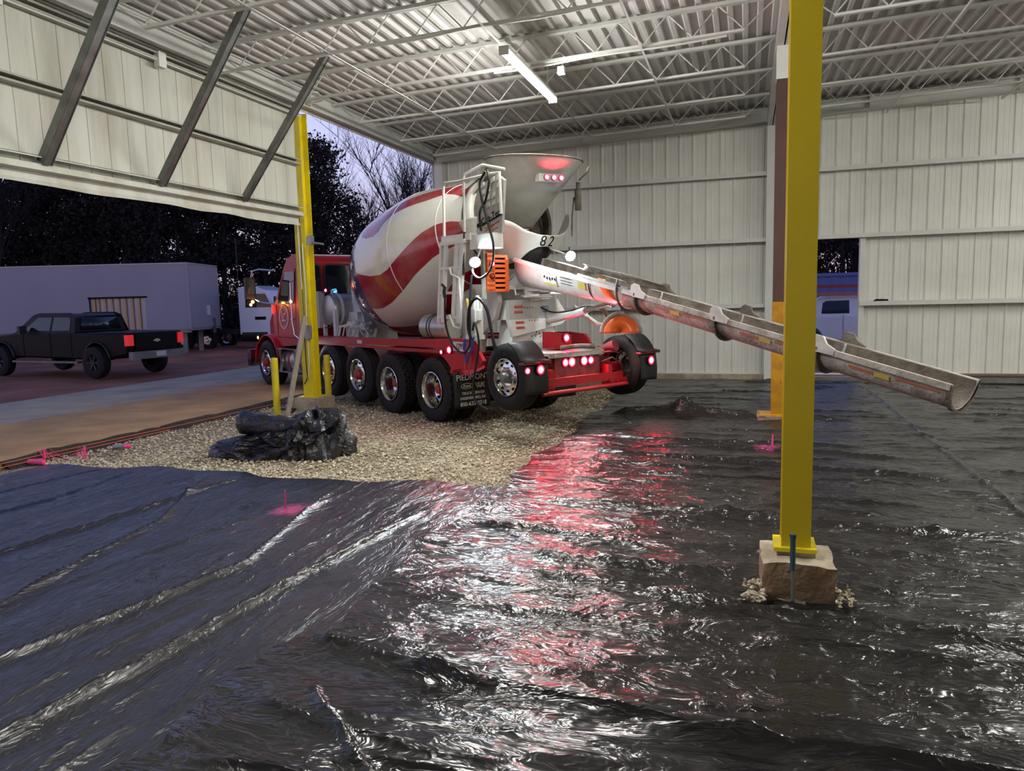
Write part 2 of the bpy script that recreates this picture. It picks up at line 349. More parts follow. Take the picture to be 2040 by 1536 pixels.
# --- plastic vapour barrier sheets
def plastic_mat(name, sc, col=(.010, .010, .012), facets=((5.5, .22), (14, .26), (34, .20)), big=.9, rough=(.20, .34), stain=None):
    m = bpy.data.materials.new(name); m.use_nodes = True; n = m.node_tree.nodes; L = m.node_tree.links; b = n['Principled BSDF']
    b.inputs['Base Color'].default_value = (*col, 1); b.inputs['Specular IOR Level'].default_value = .7
    t = n.new('ShaderNodeTexCoord'); mp = n.new('ShaderNodeMapping'); mp.inputs['Scale'].default_value = sc; L.new(t.outputs['Object'], mp.inputs[0])
    wn = n.new('ShaderNodeTexNoise'); wn.inputs['Scale'].default_value = 1.8; wn.inputs['Detail'].default_value = 4; L.new(mp.outputs[0], wn.inputs['Vector'])
    ad = n.new('ShaderNodeVectorMath'); ad.operation = 'MULTIPLY_ADD'; ad.inputs[1].default_value = (.8, .8, .0); L.new(wn.outputs['Color'], ad.inputs[0]); L.new(mp.outputs[0], ad.inputs[2])
    # soft creases
    h = None
    for k, (s, amp) in enumerate(((3.0, .020 * big), (8.0, .009 * big), (19, .0035))):
        nz = n.new('ShaderNodeTexNoise'); nz.inputs['Scale'].default_value = s; nz.inputs['Detail'].default_value = 2; L.new(ad.outputs[0], nz.inputs['Vector'])
        a = n.new('ShaderNodeMath'); a.operation = 'SUBTRACT'; L.new(nz.outputs['Fac'], a.inputs[0]); a.inputs[1].default_value = .5
        c = n.new('ShaderNodeMath'); c.operation = 'ABSOLUTE'; L.new(a.outputs[0], c.inputs[0])
        e = n.new('ShaderNodeMath'); e.operation = 'MULTIPLY'; L.new(c.outputs[0], e.inputs[0]); e.inputs[1].default_value = -amp * 4
        if h is None: h = e.outputs[0]
        else:
            f = n.new('ShaderNodeMath'); f.operation = 'ADD'; L.new(h, f.inputs[0]); L.new(e.outputs[0], f.inputs[1]); h = f.outputs[0]
    bp = n.new('ShaderNodeBump'); bp.inputs['Strength'].default_value = .7; bp.inputs['Distance'].default_value = 1.0; L.new(h, bp.inputs['Height'])
    # flat crinkle facets: every cell of the film tilts its own way, stronger in rumpled patches
    pn = n.new('ShaderNodeTexNoise'); pn.inputs['Scale'].default_value = 1.1; pn.inputs['Detail'].default_value = 3; L.new(t.outputs['Object'], pn.inputs['Vector'])
    pr = n.new('ShaderNodeMapRange'); pr.inputs[1].default_value = .38; pr.inputs[2].default_value = .62; pr.inputs[3].default_value = .25; pr.inputs[4].default_value = 1.0; L.new(pn.outputs['Fac'], pr.inputs[0])
    acc = bp.outputs[0]
    for s, amp in facets:
        v = n.new('ShaderNodeTexVoronoi'); v.inputs['Scale'].default_value = s; L.new(ad.outputs[0], v.inputs['Vector'])
        sb = n.new('ShaderNodeVectorMath'); sb.operation = 'SUBTRACT'; sb.inputs[1].default_value = (.5, .5, .5); L.new(v.outputs['Color'], sb.inputs[0])
        ml = n.new('ShaderNodeVectorMath'); ml.operation = 'MULTIPLY'; ml.inputs[1].default_value = (amp, amp, 0); L.new(sb.outputs[0], ml.inputs[0])
        s2 = n.new('ShaderNodeVectorMath'); s2.operation = 'SCALE'; L.new(ml.outputs[0], s2.inputs[0]); L.new(pr.outputs[0], s2.inputs['Scale'])
        a2 = n.new('ShaderNodeVectorMath'); a2.operation = 'ADD'; L.new(acc, a2.inputs[0]); L.new(s2.outputs[0], a2.inputs[1]); acc = a2.outputs[0]
    nm = n.new('ShaderNodeVectorMath'); nm.operation = 'NORMALIZE'; L.new(acc, nm.inputs[0]); L.new(nm.outputs[0], b.inputs['Normal'])
    rn = n.new('ShaderNodeTexNoise'); rn.inputs['Scale'].default_value = 1.3; rn.inputs['Detail'].default_value = 4; L.new(t.outputs['Object'], rn.inputs['Vector'])
    rr = n.new('ShaderNodeMapRange'); rr.inputs[3].default_value = rough[0]; rr.inputs[4].default_value = rough[1]; L.new(rn.outputs['Fac'], rr.inputs[0])
    if stain:
        ds = n.new('ShaderNodeVectorMath'); ds.operation = 'SUBTRACT'; ds.inputs[1].default_value = stain; L.new(t.outputs['Object'], ds.inputs[0])
        dm = n.new('ShaderNodeVectorMath'); dm.operation = 'MULTIPLY'; dm.inputs[1].default_value = (1, 1, 0); L.new(ds.outputs[0], dm.inputs[0])
        dl = n.new('ShaderNodeVectorMath'); dl.operation = 'LENGTH'; L.new(dm.outputs[0], dl.inputs[0])
        sn = n.new('ShaderNodeTexNoise'); sn.inputs['Scale'].default_value = 14; sn.inputs['Detail'].default_value = 5; L.new(t.outputs['Object'], sn.inputs['Vector'])
        ma = n.new('ShaderNodeMath'); ma.operation = 'MULTIPLY_ADD'; ma.inputs[1].default_value = .28; L.new(sn.outputs['Fac'], ma.inputs[0]); L.new(dl.outputs['Value'], ma.inputs[2])
        st = n.new('ShaderNodeMapRange'); st.inputs[1].default_value = .36; st.inputs[2].default_value = .13; st.inputs[3].default_value = 0; st.inputs[4].default_value = .6; L.new(ma.outputs[0], st.inputs[0])
        mx = n.new('ShaderNodeMixRGB'); mx.inputs[1].default_value = (*col, 1); mx.inputs[2].default_value = (.85, .08, .32, 1); L.new(st.outputs[0], mx.inputs[0]); L.new(mx.outputs[0], b.inputs['Base Color'])
    L.new(rr.outputs[0], b.inputs['Roughness'])
    return m
M['plasticA'] = plastic_mat('black_poly_film_lengthwise', (1.6, .6, 1), (.010, .010, .013), facets=((4.5, .14), (13, .15), (34, .12)), big=.45, rough=(.25, .38), stain=(-4.05, 5.82, 0))
M['plasticB'] = plastic_mat('black_poly_film_crosswise', (.85, 1.45, 1), (.017, .016, .016), facets=((4.2, .27), (12, .24), (30, .17)), rough=(.17, .31), stain=(.22, 9.32, 0))
M['plasticC'] = plastic_mat('black_poly_film_crumpled', (.55, 1.3, 1), facets=((3.2, .20), (10, .20), (26, .16)), big=.6, rough=(.15, .28))
def ridge(X, Y, pts, wd, h, sharp=1.0):
    best = np.full(X.shape, 1e9); tt = np.zeros(X.shape); n = len(pts) - 1; sd = np.zeros(X.shape)
    for i in range(n):
        (ax, ay), (bx, by) = pts[i], pts[i + 1]; dx, dy = bx - ax, by - ay; L2 = dx * dx + dy * dy
        t = np.clip(((X - ax) * dx + (Y - ay) * dy) / L2, 0, 1); ex = X - ax - t * dx; ey = Y - ay - t * dy
        dd = np.hypot(ex, ey); k = dd < best; best = np.where(k, dd, best); tt = np.where(k, (i + t) / n, tt)
        sd = np.where(k, ex * dy - ey * dx, sd)
    env = np.clip(np.minimum(tt, 1 - tt) * 9, 0, 1)
    # steep on one flank, long on the other: a flopped-over fold
    wl = np.where(sd > 0, wd * .65, .011)
    return h * .82 * env * np.exp(-(best / wl) ** 1.3)
def wob(a, b, n, amp, seed):
    r = random.Random(seed); P = []
    o1, o2 = r.random() * 6, r.random() * 6
    for i in range(n + 1):
        t = i / n; x = a[0] + (b[0] - a[0]) * t; y = a[1] + (b[1] - a[1]) * t
        nx, ny = -(b[1] - a[1]), (b[0] - a[0]); q = math.hypot(nx, ny)
        s = amp * (math.sin(t * 5 + o1) + .5 * math.sin(t * 13 + o2)); P.append((x + nx / q * s, y + ny / q * s))
    return P
def creases(x0, x1, y0, y1, n, ang, L0, L1, wd, h, seed):
    r = random.Random(seed); out = []
    for i in range(n):
        x = r.uniform(x0, x1); y = r.uniform(y0, y1); a = math.radians(r.gauss(ang[0], ang[1])); L_ = r.uniform(L0, L1)
        out.append((wob((x, y), (x + L_ * math.cos(a), y + L_ * math.sin(a)), 5, .02, seed + i), wd * r.uniform(.7, 1.5), h * r.uniform(.5, 1.3)))
    return out
def sheet(name, label, x0, x1, y0, y1, res, z, m, hfun, edge=None, loc=None):
    nx = int((x1 - x0) / res) + 1; ny = int((y1 - y0) / res) + 1
    X, Y = np.meshgrid(np.linspace(x0, x1, nx), np.linspace(y0, y1, ny))
    if edge: X, Y = edge(X, Y)
    Z = np.maximum(z + hfun(X, Y), z - .004)
    return tag(link(name, gridmesh(name, X, Y, Z, m)), label, 'plastic sheet')
def und(X, Y, sx_, sy_, amp):
    wx = X + .35 * N3(X * 1.1, Y * 1.1); wy = Y + .35 * N4(X * 1.1 + 9, Y * 1.1)
    a = 1 - np.abs(2 * N1(wx * sx_ + 5, wy * sy_ + 3) - 1); b = 1 - np.abs(2 * N2(wx * sx_ * 2.3, wy * sy_ * 2.3) - 1)
    c = 1 - np.abs(2 * N3(wx * sx_ * 5.1, wy * sy_ * 5.1) - 1)
    return amp * (a ** 2 * .6 + b ** 2 * .35 + c ** 2 * .16)
# left sheet: folds run towards the back
foldsA = [([(-4.55, 2.4), (-4.62, 3.4), (-5.0, 5.2), (-5.95, 7.05)], .07, .055), ([(-5.7, 3.4), (-5.62, 4.2), (-5.5, 5.6), (-5.3, 7.05)], .06, .05),
          ([(-3.95, 1.9), (-3.9, 2.85), (-3.55, 4.45), (-4.15, 7.05)], .07, .06), ([(-3.2, 1.4), (-3.17, 2.3), (-3.06, 3.45), (-2.8, 6.2)], .06, .065),
          ([(-6.9, 4.5), (-6.7, 5.6), (-6.9, 7.0)], .05, .035), ([(-7.6, 5.4), (-7.4, 6.9)], .05, .03), ([(-4.6, 3.7), (-4.2, 5.9)], .04, .02), ([(-3.5, 2.2), (-3.35, 4.2), (-3.3, 6.0)], .05, .02), ([(-5.1, 3.0), (-5.2, 4.6)], .05, .02),
          ([(-2.75, 1.2), (-2.7, 2.6)], .05, .03), ([(-6.2, 4.1), (-6.4, 6.4)], .05, .02)]
fineA = creases(-7.5, -2.4, 1.4, 6.0, 34, (97, 9), .6, 2.2, .03, .014, 300)
def hA(X, Y):
    Z = und(X, Y, 2.2, .7, .016)
    for p, wd, h in fineA: Z += ridge(X, Y, p, wd, h)
    for p, wd, h in foldsA:
        q = []
        for i in range(len(p) - 1): q += wob(p[i], p[i + 1], 5, .012, i + int(h * 1000))[:-1]
        Z += ridge(X, Y, q + [p[-1]], wd, h)
    return Z
def eA(X, Y):
    t = np.clip((Y - 6.2) / .85, 0, 1)
    return X, Y + t * (.09 * np.sin(X * 1.9 + 1) + .06 * np.sin(X * 5.3)) 
sheet('plastic_sheet', 'black plastic sheet at left with long folds running back and bluish sky sheen', -8.35, -2.05, 1.2, 7.02, .017, .010, 'plasticA', hA, eA)
# middle sheet between gravel and right seam
rb = random.Random(11)
foldsB = []
for i in range(30):
    y = 3.3 + i * .46 + rb.uniform(-.15, .15); xa = rb.uniform(-2.2, .6); L_ = rb.uniform(1.0, 2.8)
    foldsB.append((wob((xa, y), (min(xa + L_, 2.1), y + rb.uniform(-.15, .15)), 8, .03, i), rb.uniform(.03, .07), rb.uniform(.02, .05)))
foldsB += [(wob((-2.2, 9.9), (1.9, 8.95), 12, .02, 71), .05, .045), (wob((-2.2, 8.9), (2.0, 8.1), 12, .02, 72), .05, .05), (wob((-1.9, 6.6), (2.0, 6.2), 12, .03, 73), .06, .055),
           (wob((-2.2, 5.75), (-.6, 5.35), 10, .04, 74), .05, .06), (wob((-1.0, 5.0), (.1, 5.05), 8, .03, 75), .05, .05), (wob((-1.6, 4.7), (2.2, 4.2), 12, .03, 76), .06, .05), (wob((-2.1, 4.2), (.4, 3.9), 10, .05, 77), .05, .04)]
foldsB += creases(-2.2, 1.2, 3.4, 7.5, 26, (-6, 22), .4, 1.3, .03, .022, 700)
def hB(X, Y):
    Z = und(X, Y, .9, 2.6, .034)
    for p, wd, h in foldsB: Z += ridge(X, Y, p, wd, h)
    Z += ridge(X, Y, wob((2.20, 3.0), (2.16, 16.5), 40, .025, 90), .05, .035)
    # gathered hump across the sheet beside the far column
    Z += ridge(X, Y, [(-2.1, 11.55), (-1.5, 11.8), (-.9, 11.9), (-.3, 11.75), (.25, 11.6)], .16, .16)
    Z += .16 * np.exp(-(((X + .95) / .16) ** 2 + ((Y - 11.85) / .16) ** 2))
    return Z
def eB(X, Y):
    t = np.clip((-1.6 - X) / .7, 0, 1); return X + t * (.06 * np.sin(Y * 2.1) + .04 * np.sin(Y * 5.7)), Y
sheet('plastic_sheet', 'black plastic sheet between the gravel and the right seam, glinting red from the truck lamps', -2.36, 2.28, 2.6, YW - .25, .020, .045, 'plasticB', hB, eB)
def hD(X, Y):
    Z = und(X, Y, .8, 2.2, .032)
    for i in range(22):
        y = 2.2 + i * .65; Z += ridge(X, Y, wob((2.4 + (i * 37 % 10) * .1, y), (4.2 + (i * 53 % 10) * .2, y + .25 * math.sin(i)), 8, .03, i + 40), .05, .035)
    return Z
sheet('plastic_sheet', 'black plastic sheet along the right side of the floor, beyond the long seam', 2.12, 9.6, 2.6, YW - .25, .03, .018, 'plasticB', hD)
# front sheet lying over the others
foldsC = [(wob((-2.3, 3.38), (-1.1, 3.12), 8, .02, 1), .07, .07), (wob((-1.7, 3.2), (.2, 3.0), 10, .02, 2), .06, .07), (wob((-.6, 2.95), (2.6, 3.1), 14, .03, 3), .10, .08), (wob((-2.2, 2.7), (-.9, 2.6), 10, .03, 4), .05, .04),
          (wob((-2.2, 2.35), (-.2, 2.35), 10, .04, 5), .05, .045), (wob((-1.6, 2.55), (1.0, 2.3), 10, .03, 6), .05, .045), (wob((-1.2, 2.15), (1.4, 2.3), 10, .03, 7), .04, .035), (wob((-.9, 1.9), (1.2, 1.8), 10, .03, 8), .05, .04), (wob((.2, 2.6), (2.6, 2.55), 10, .03, 9), .05, .04), (wob((-2.0, 3.0), (-1.2, 2.2), 8, .03, 10), .04, .03)]
foldsC += creases(-2.2, 2.6, 1.3, 3.2, 34, (-8, 16), .5, 1.8, .028, .018, 500)
def hC(X, Y):
    Z = und(X, Y, .7, 1.5, .024)
    for p, wd, h in foldsC: Z += ridge(X, Y, p, wd, h)
    return Z
def eC(X, Y):
    t = np.clip((Y - 2.9) / .45, 0, 1); u = np.clip((-1.9 - X) / .5, 0, 1)
    return X + u * (.05 * np.sin(Y * 6) + .03 * np.sin(Y * 17)), Y + t * (-.10 + .06 * np.sin(X * 2.3) + .03 * np.sin(X * 6.1) - .10 * np.tanh((X + .8) * 2))
sheet('plastic_sheet', 'crumpled black plastic sheet nearest the viewer, its left corner folded over', -2.42, 5.0, 1.2, 3.42, .013, .085, 'plasticC', hC, eC)

# --- ground outside
xs = np.concatenate([np.linspace(-140, -40, 40), np.linspace(-39, 30, 220)]); ys = np.linspace(-30, 110, 260); X, Y = np.meshgrid(xs, ys)
dist = np.clip(np.maximum(-X - 14, Y - 20), 0, 40)
Z = -.075 - .004 * dist + .10 * (N1(X * .5, Y * .5) - .5) * np.clip(dist / 4, 0, 1) + .05 * (N2(X * 1.7, Y * 1.7) - .5) * np.clip(dist / 4, 0, 1)
o = link('outside_ground', gridmesh('outside_ground', X, Y, Z, 'dirt')); struct(o)
b = MB(); b.bx(-11.8, -8.86, 4.0, 20, -.2, .06); struct(b.build('apron_slab', 'slabtan'))
b = MB(); b.bx(-14.6, -11.81, 2.0, 22, -.2, .055); struct(b.build('apron_slab_outer', 'slabgrey'))
# broken strip of dirt along the slab edge
rng = random.Random(3); b = MB()
rows = []
for i in range(36):
    y = 6.7 + i * .22; wdt = .09 + .07 * rng.random(); h = .03 + .05 * rng.random() + (.05 if i in (2, 3, 4, 5) else 0)
    rows.append([(-8.88, y, .0), (-8.88, y, .05 + h * .4), (-8.86 + wdt * .5, y, h), (-8.86 + wdt, y, h * .6), (-8.86 + wdt * 1.8, y, -.03)])
b.grid(rows); tag(b.build('dirt_ridge', 'soil', smooth=0), 'ridge of dark crumbled soil along the edge of the concrete apron', 'dirt')

# --- back wall: ribbed sheets, girts, curb, doorway
DX0, DX1, DZ = .50, 2.22, 3.03
def ribbed(b, x0, x1, z0, z1fn, y, pitch=.29, depth=.022):
    xs_ = []; k = math.floor(x0 / pitch); x = x0; pts = [(x0, y)]
    while k * pitch < x1:
        c = k * pitch
        for dx, dd in ((-.030, 0), (-.016, depth), (.016, depth), (.030, 0)):
            if x0 < c + dx < x1: pts.append((c + dx, y - dd))
        for q in (.10, .19):
            for dx, dd in ((-.008, 0), (0, .005), (.008, 0)):
                if x0 < c + q + dx < x1: pts.append((c + q + dx, y - dd))
        k += 1
    pts.append((x1, y)); pts.sort()
    b.grid([[(p[0], p[1], z0) for p in pts], [(p[0], p[1], z1fn(p[0])) for p in pts]])
b = MB(); top = lambda x: rz_(x, 5.64)
ribbed(b, -7.35, DX0, .17, top, YW); ribbed(b, DX0, DX1, DZ, top, YW); ribbed(b, DX1, 11, .19, top, YW)
b.bx(-7.4, DX0, YW + .03, YW + .06, .17, 5.3); b.bx(DX1, 11, YW + .03, YW + .06, .17, 5.3); b.bx(DX0, DX1, YW + .03, YW + .06, DZ, 5.3)
wall = struct(b.build('wall_back', 'wall', smooth=0))
for z, x0, x1 in ((4.48, -7.2, .36), (4.48, .62, 11), (3.10, -7.2, .36), (3.10, .62, 11), (1.70, -7.2, .36), (1.70, DX1, 11)):
    b = MB(); b.bx(x0, x1, YW - .20, YW - .025, z - .012, z + .012); b.bx(x0, x1, YW - .205, YW - .195, z - .075, z + .012); b.bx(x0, x1, YW - .04, YW - .025, z - .075, z)
    b.build('girt', 'steelwhite', wall)
b = MB(); b.bx(DX1, DX1 + .10, YW - .12, YW + .08, .2, DZ); b.build('door_jamb', 'steelwhite', wall)
b = MB(); b.bx(-7.35, 11, YW - .06, YW + .06, .165, .19); b.build('base_channel', 'steelwhite', wall)
b = MB(); b.bx(-7.4, DX0, YW - .10, YW + .12, -.05, .165); b.bx(DX0, 3.2, YW - .04, YW + .25, -.05, .10); b.bx(3.2, 11, YW - .10, YW + .12, -.05, .14)
struct(b.build('baseboard_back', 'concrete'))
b = MB(); b.bx(-7.4, 11, YW - .17, YW + .04, 0, 1)
def beamx(b, x0, x1, y, zb, zt, fw=.18, tw=.02):
    P = []
    def sl(x0, x1, y0, y1, z0, z1):
        vs_ = [(x, yy, rz_(x, zz)) for x in (x0, x1) for yy in (y0, y1) for zz in (z0, z1)]
        b.add(vs_, [(0, 1, 3, 2), (4, 6, 7, 5), (0, 4, 5, 1), (2, 3, 7, 6), (0, 2, 6, 4), (1, 5, 7, 3)])
    sl(x0, x1, y - fw / 2, y + fw / 2, zb, zb + tw); sl(x0, x1, y - fw / 2, y + fw / 2, zt - tw, zt); sl(x0, x1, y - tw / 2, y + tw / 2, zb, zt)
b = MB(); beamx(b, -7.2, 11, YW - .14, 5.24, 5.51)
for x in (-3.6, 2.3, 4.9): b.bx(x, x + .012, YW - .23, YW - .13, rz_(x, 5.25), rz_(x, 5.5))
struct(b.build('trim_1', 'steelwhite'))
def Hcol(b, x, y, z0, z1, fw, dp, t=.014, rot=0):
    # flanges face -Y / +Y when rot = 0, else -X / +X
    if not rot:
        b.bx(x - fw / 2, x + fw / 2, y - dp / 2, y - dp / 2 + t, z0, z1); b.bx(x - fw / 2, x + fw / 2, y + dp / 2 - t, y + dp / 2, z0, z1); b.bx(x - t / 2, x + t / 2, y - dp / 2 + t, y + dp / 2 - t, z0, z1)
    else:
        b.bx(x - dp / 2, x - dp / 2 + t, y - fw / 2, y + fw / 2, z0, z1); b.bx(x + dp / 2 - t, x + dp / 2, y - fw / 2, y + fw / 2, z0, z1); b.bx(x - dp / 2 + t, x + dp / 2 - t, y - t / 2, y + t / 2, z0, z1)
b = MB(); b.bx(.36, .62, YW - .26, YW - .24, .02, rz_(.5, 5.24)); b.bx(.48, .50, YW - .24, YW - .05, .02, rz_(.5, 5.24)); b.bx(.36, .62, YW - .07, YW - .05, .02, rz_(.5, 5.24))
tag(b.build('wall_column', 'steelwhite'), 'white steel column standing against the back wall left of the doorway', 'column')
b = MB(); Hcol(b, -7.12, YW - .14, 0, 5.24, .2, .2)
tag(b.build('corner_column', 'steelwhite'), 'white steel column in the back left corner of the building', 'column')
# right wall and wall behind the viewer
b = MB(); b.bx(11, 11.1, -3, YW, 0, 6.2); struct(b.build('wall_right', 'wall'))
b = MB(); b.bx(-7.4, 11.1, -3.1, -3, 0, 6.2); struct(b.build('wall_front', 'wall'))

# --- roof deck
b = MB(); pts = []; p = .2; x = -7.5
while x < 11.1:
    pts += [(x, .045), (x + .055, .045), (x + .075, 0), (x + .178, 0)]
    x += p
pts = [(x, rz_(x, 5.57) + (0.05 - z)) for x, z in pts]
b.grid([[(x, -3, z) for x, z in pts], [(x, YW + .1, z) for x, z in pts]])
b.grid([[(x, -3, z + .06) for x, z in pts], [(x, YW + .1, z + .06) for x, z in pts]])
struct(b.build('ceiling', 'deck', smooth=0))
# --- left eave beam
LX = -7.28
b = MB(); zb, zt = 5.27, 5.58
b.bx(LX - .1, LX + .1, -3, YW - .1, zb, zb + .02); b.bx(LX - .1, LX + .1, -3, YW - .1, zt - .02, zt); b.bx(LX - .03, LX - .01, -3, YW - .1, zb, zt)
b.bx(LX - .02, LX + .1, 11.55, 11.57, zb, zt)
b.bx(LX - .12, LX - .10, 11.5, YW + .05, 5.25, 5.66)
struct(b.build('trim_2', 'steelwhite'))
# --- joists
def joist(y, x0, x1, label, seed):
    t = thing('roof_joist', label, 'joist', (x0, y, rz_(x0, 5.16)), 0, 'open-web steel joists under the roof deck')
    L_ = x1 - x0; dz = RS; h = .37
    b = MB(); b.bar((0, -.028, h), (L_, -.028, h + dz * L_), .045, .045); b.bar((0, .028, h), (L_, .028, h + dz * L_), .045, .045); b.build('top_chord', 'steelwhite', t)
    b = MB(); s0 = .55; e0 = L_ - .55
    b.bar((s0, -.018, dz * s0), (e0, -.018, dz * e0), .028, .032); b.bar((s0, .018, dz * s0), (e0, .018, dz * e0), .028, .032); b.build('bottom_chord', 'steelwhite', t)
    b = MB(); n = int((e0 - s0) / .61); st_ = (e0 - s0) / n
    P = [(0.12, 0, h + dz * .1)]
    for i in range(n + 1):
        x = s0 + i * st_; P.append((x, 0, dz * x + .01))
        if i < n: P.append((x + st_ / 2, 0, h + dz * x))
    P.append((L_ - .12, 0, h + dz * L_))
    for i in range(len(P) - 1): b.cyl(P[i], P[i + 1], .0105, n=5)
    b.build('web', 'steelwhite', t)
jn = ['first', 'second', 'third', 'fourth', 'fifth', 'sixth', 'seventh', 'eighth', 'ninth', 'tenth']
JY = [15.83, 14.15, 12.45, 10.76, 9.07, 7.38, 5.69, 4.0, 2.3, .6]
for i, y in enumerate(JY):
    joist(y, -7.3, .47, 'white open-web roof joist left of the yellow column, %s from the back wall' % jn[i], i)
    joist(y, .47, 11, 'white open-web roof joist right of the yellow column, %s from the back wall' % jn[i], i)
# bridging angles
for n_, x in (('bridging_angle', -5.3), ('bridging_angle', -3.15), ('bridging_angle', -1.45), ('bridging_angle', 2.6), ('bridging_angle', 4.6), ('bridging_angle', 6.7)):
    b = MB(); z = rz_(x, 5.13); b.bx(x, x + .03, 0, YW - .2, z, z + .003); b.bx(x, x + .003, 0, YW - .2, z, z + .03)
    tag(b.build(n_, 'steelwhite'), 'thin white bridging angle running across the joists, ' + {-5.3: 'nearest the left wall', -3.15: 'above the tube lamp', -1.45: 'between the lamp and the yellow column', 2.6: 'just right of the yellow column', 4.6: 'in the right bay', 6.7: 'farthest to the right'}[x], 'roof bracing', 'bridging angles')
# cable conduits sagging along joists
def cable(name, pts, r, m, label, cat='conduit'):
    b = MB(); b.tube(pts, r, 6); return tag(b.build(name, m), label, cat)
P = [(-7.0 + i * .35, 9.02, rz_(-7 + i * .35, 5.13) + .015 * math.sin(i * 1.3)) for i in range(19)]
cable('conduit', P, .018, 'steelwhite', 'white cable tied along the joist in front of the tube lamp')
P = [(-3.6 + i * .3, 10.8, rz_(-3.6 + i * .3, 5.13) - .01 * math.sin(i * .9)) for i in range(12)]
cable('conduit', P, .016, 'steelwhite', 'white cable along the joist behind the tube lamp')
P = [(-7.14, y, 5.50) for y in (-1, 4, 8, 11.3)] + [(-7.0, 11.5, 5.5), (-6.95, 11.55, 5.38), (-7.2, 11.5, 5.33)]
cable('conduit', P, .018, 'steelwhite', 'white conduit running on top of the left eave beam to the yellow post')

# --- left wall: upper panel over the wide opening
PX = -7.42
b = MB()
ys_ = [-3 + i * .305 for i in range(48)]; ys_ = [y for y in ys_ if y < 11.32] + [11.32]
def dent(y, z): return .03 * float(N1(np.array(y * .6), np.array(z * .8))) + .012 * float(N2(np.array(y * 2.), np.array(z * 2.)))
rows = []
for z in np.linspace(3.48, 5.60, 24):
    r_ = []
    for y in ys_:
        for dx, dy in ((0, 0), (-.014, .006), (0, .012)): r_.append((PX + dx + dent(y, z), y + dy, float(z)))
    rows.append(r_)
b.grid(rows); wl = struct(b.build('wall_left', 'panel', smooth=0))
for z in (4.38, 5.2):
    b = MB(); x0_, x1_ = PX + .02, PX + .15
    b.bx(x0_, x1_, -3, 11.32, z, z + .005); b.bx(x0_, x1_, -3, 11.32, z - .085, z - .08); b.bx(x1_ - .005, x1_, -3, 11.32, z - .018, z); b.bx(x1_ - .005, x1_, -3, 11.32, z - .08, z - .062)
    b.bx(x0_, x0_ + .005, -3, 11.32, z - .08, z); b.build('girt', 'channel', wl)
b = MB()
rows = []
for i in range(60):
    y = -3 + i * 14.32 / 59; k = .02 * float(N3(np.array(y * 1.7), np.array(0.)))
    rows.append([(PX + .12, y, 3.50), (PX + .13, y, 3.44), (PX + .02, y, 3.43), (PX + .015 + k, y, 3.33 + k), (PX + .05 + k, y, 3.27 + 1.6 * k)])
b.grid(rows); b.bx(PX - .02, PX + .12, -3, 11.32, 3.50, 3.506); b.bx(PX + .02, PX + .15, -3, 11.32, 3.585, 3.59); b.bx(PX + .145, PX + .15, -3, 11.32, 3.57, 3.59)
b.build('sill_channel', 'panel', wl, smooth=0)
for y in (4.3, 8.9): pass
b = MB(); b.bx(-7.42, -7.32, 11.32, 11.72, 3.3, 5.25)
# roller tracks/conduits under beam
cable('conduit', [(-7.30, -2, 5.12), (-7.30, 5, 5.12), (-7.30, 11.4, 5.12)], .02, 'steelwhite', 'white conduit running below the left eave beam along the panel top')
for i, y in enumerate((5.9, 8.15)):
    b = MB(); b.bx(-7.34, -7.26, y, y + .13, 5.03, 5.22); tag(b.build('conduit_box', 'steelwhite'), 'white conduit fitting on the left panel, ' + ('left of the first grey brace' if i == 0 else 'between the first and second brace'), 'junction box')
# --- three grey braces
for i, (a, e, wd) in enumerate((((-7.28, 6.33, 3.50), (-5.95, 6.2, 5.16), .10), ((-7.28, 8.02, 3.50), (-5.62, 7.75, 5.38), .085), ((-7.28, 9.70, 3.50), (-5.62, 9.50, 5.36), .075))):
    b = MB(); a = Vector(a); e = Vector(e); dr = (e - a).normalized(); s_ = dr.cross(Vector((0, 1, 0))).normalized(); yy = s_.cross(dr).normalized()
    b.bar(a + yy * wd / 2, e + yy * wd / 2, .006, wd, yy)
    b.bar(a + s_ * wd / 2, e + s_ * wd / 2, wd, .006, yy)
    b.bar(a - s_ * 0 + yy * wd, e + yy * wd, .03, .006, yy)
    tag(b.build('diagonal_brace', 'galv', smooth=0), 'grey galvanised angle brace from the left panel up to the joists, ' + ('nearest the viewer' if i == 0 else 'middle of the three' if i == 1 else 'nearest the yellow post'), 'brace', 'grey diagonal braces on the left panel')

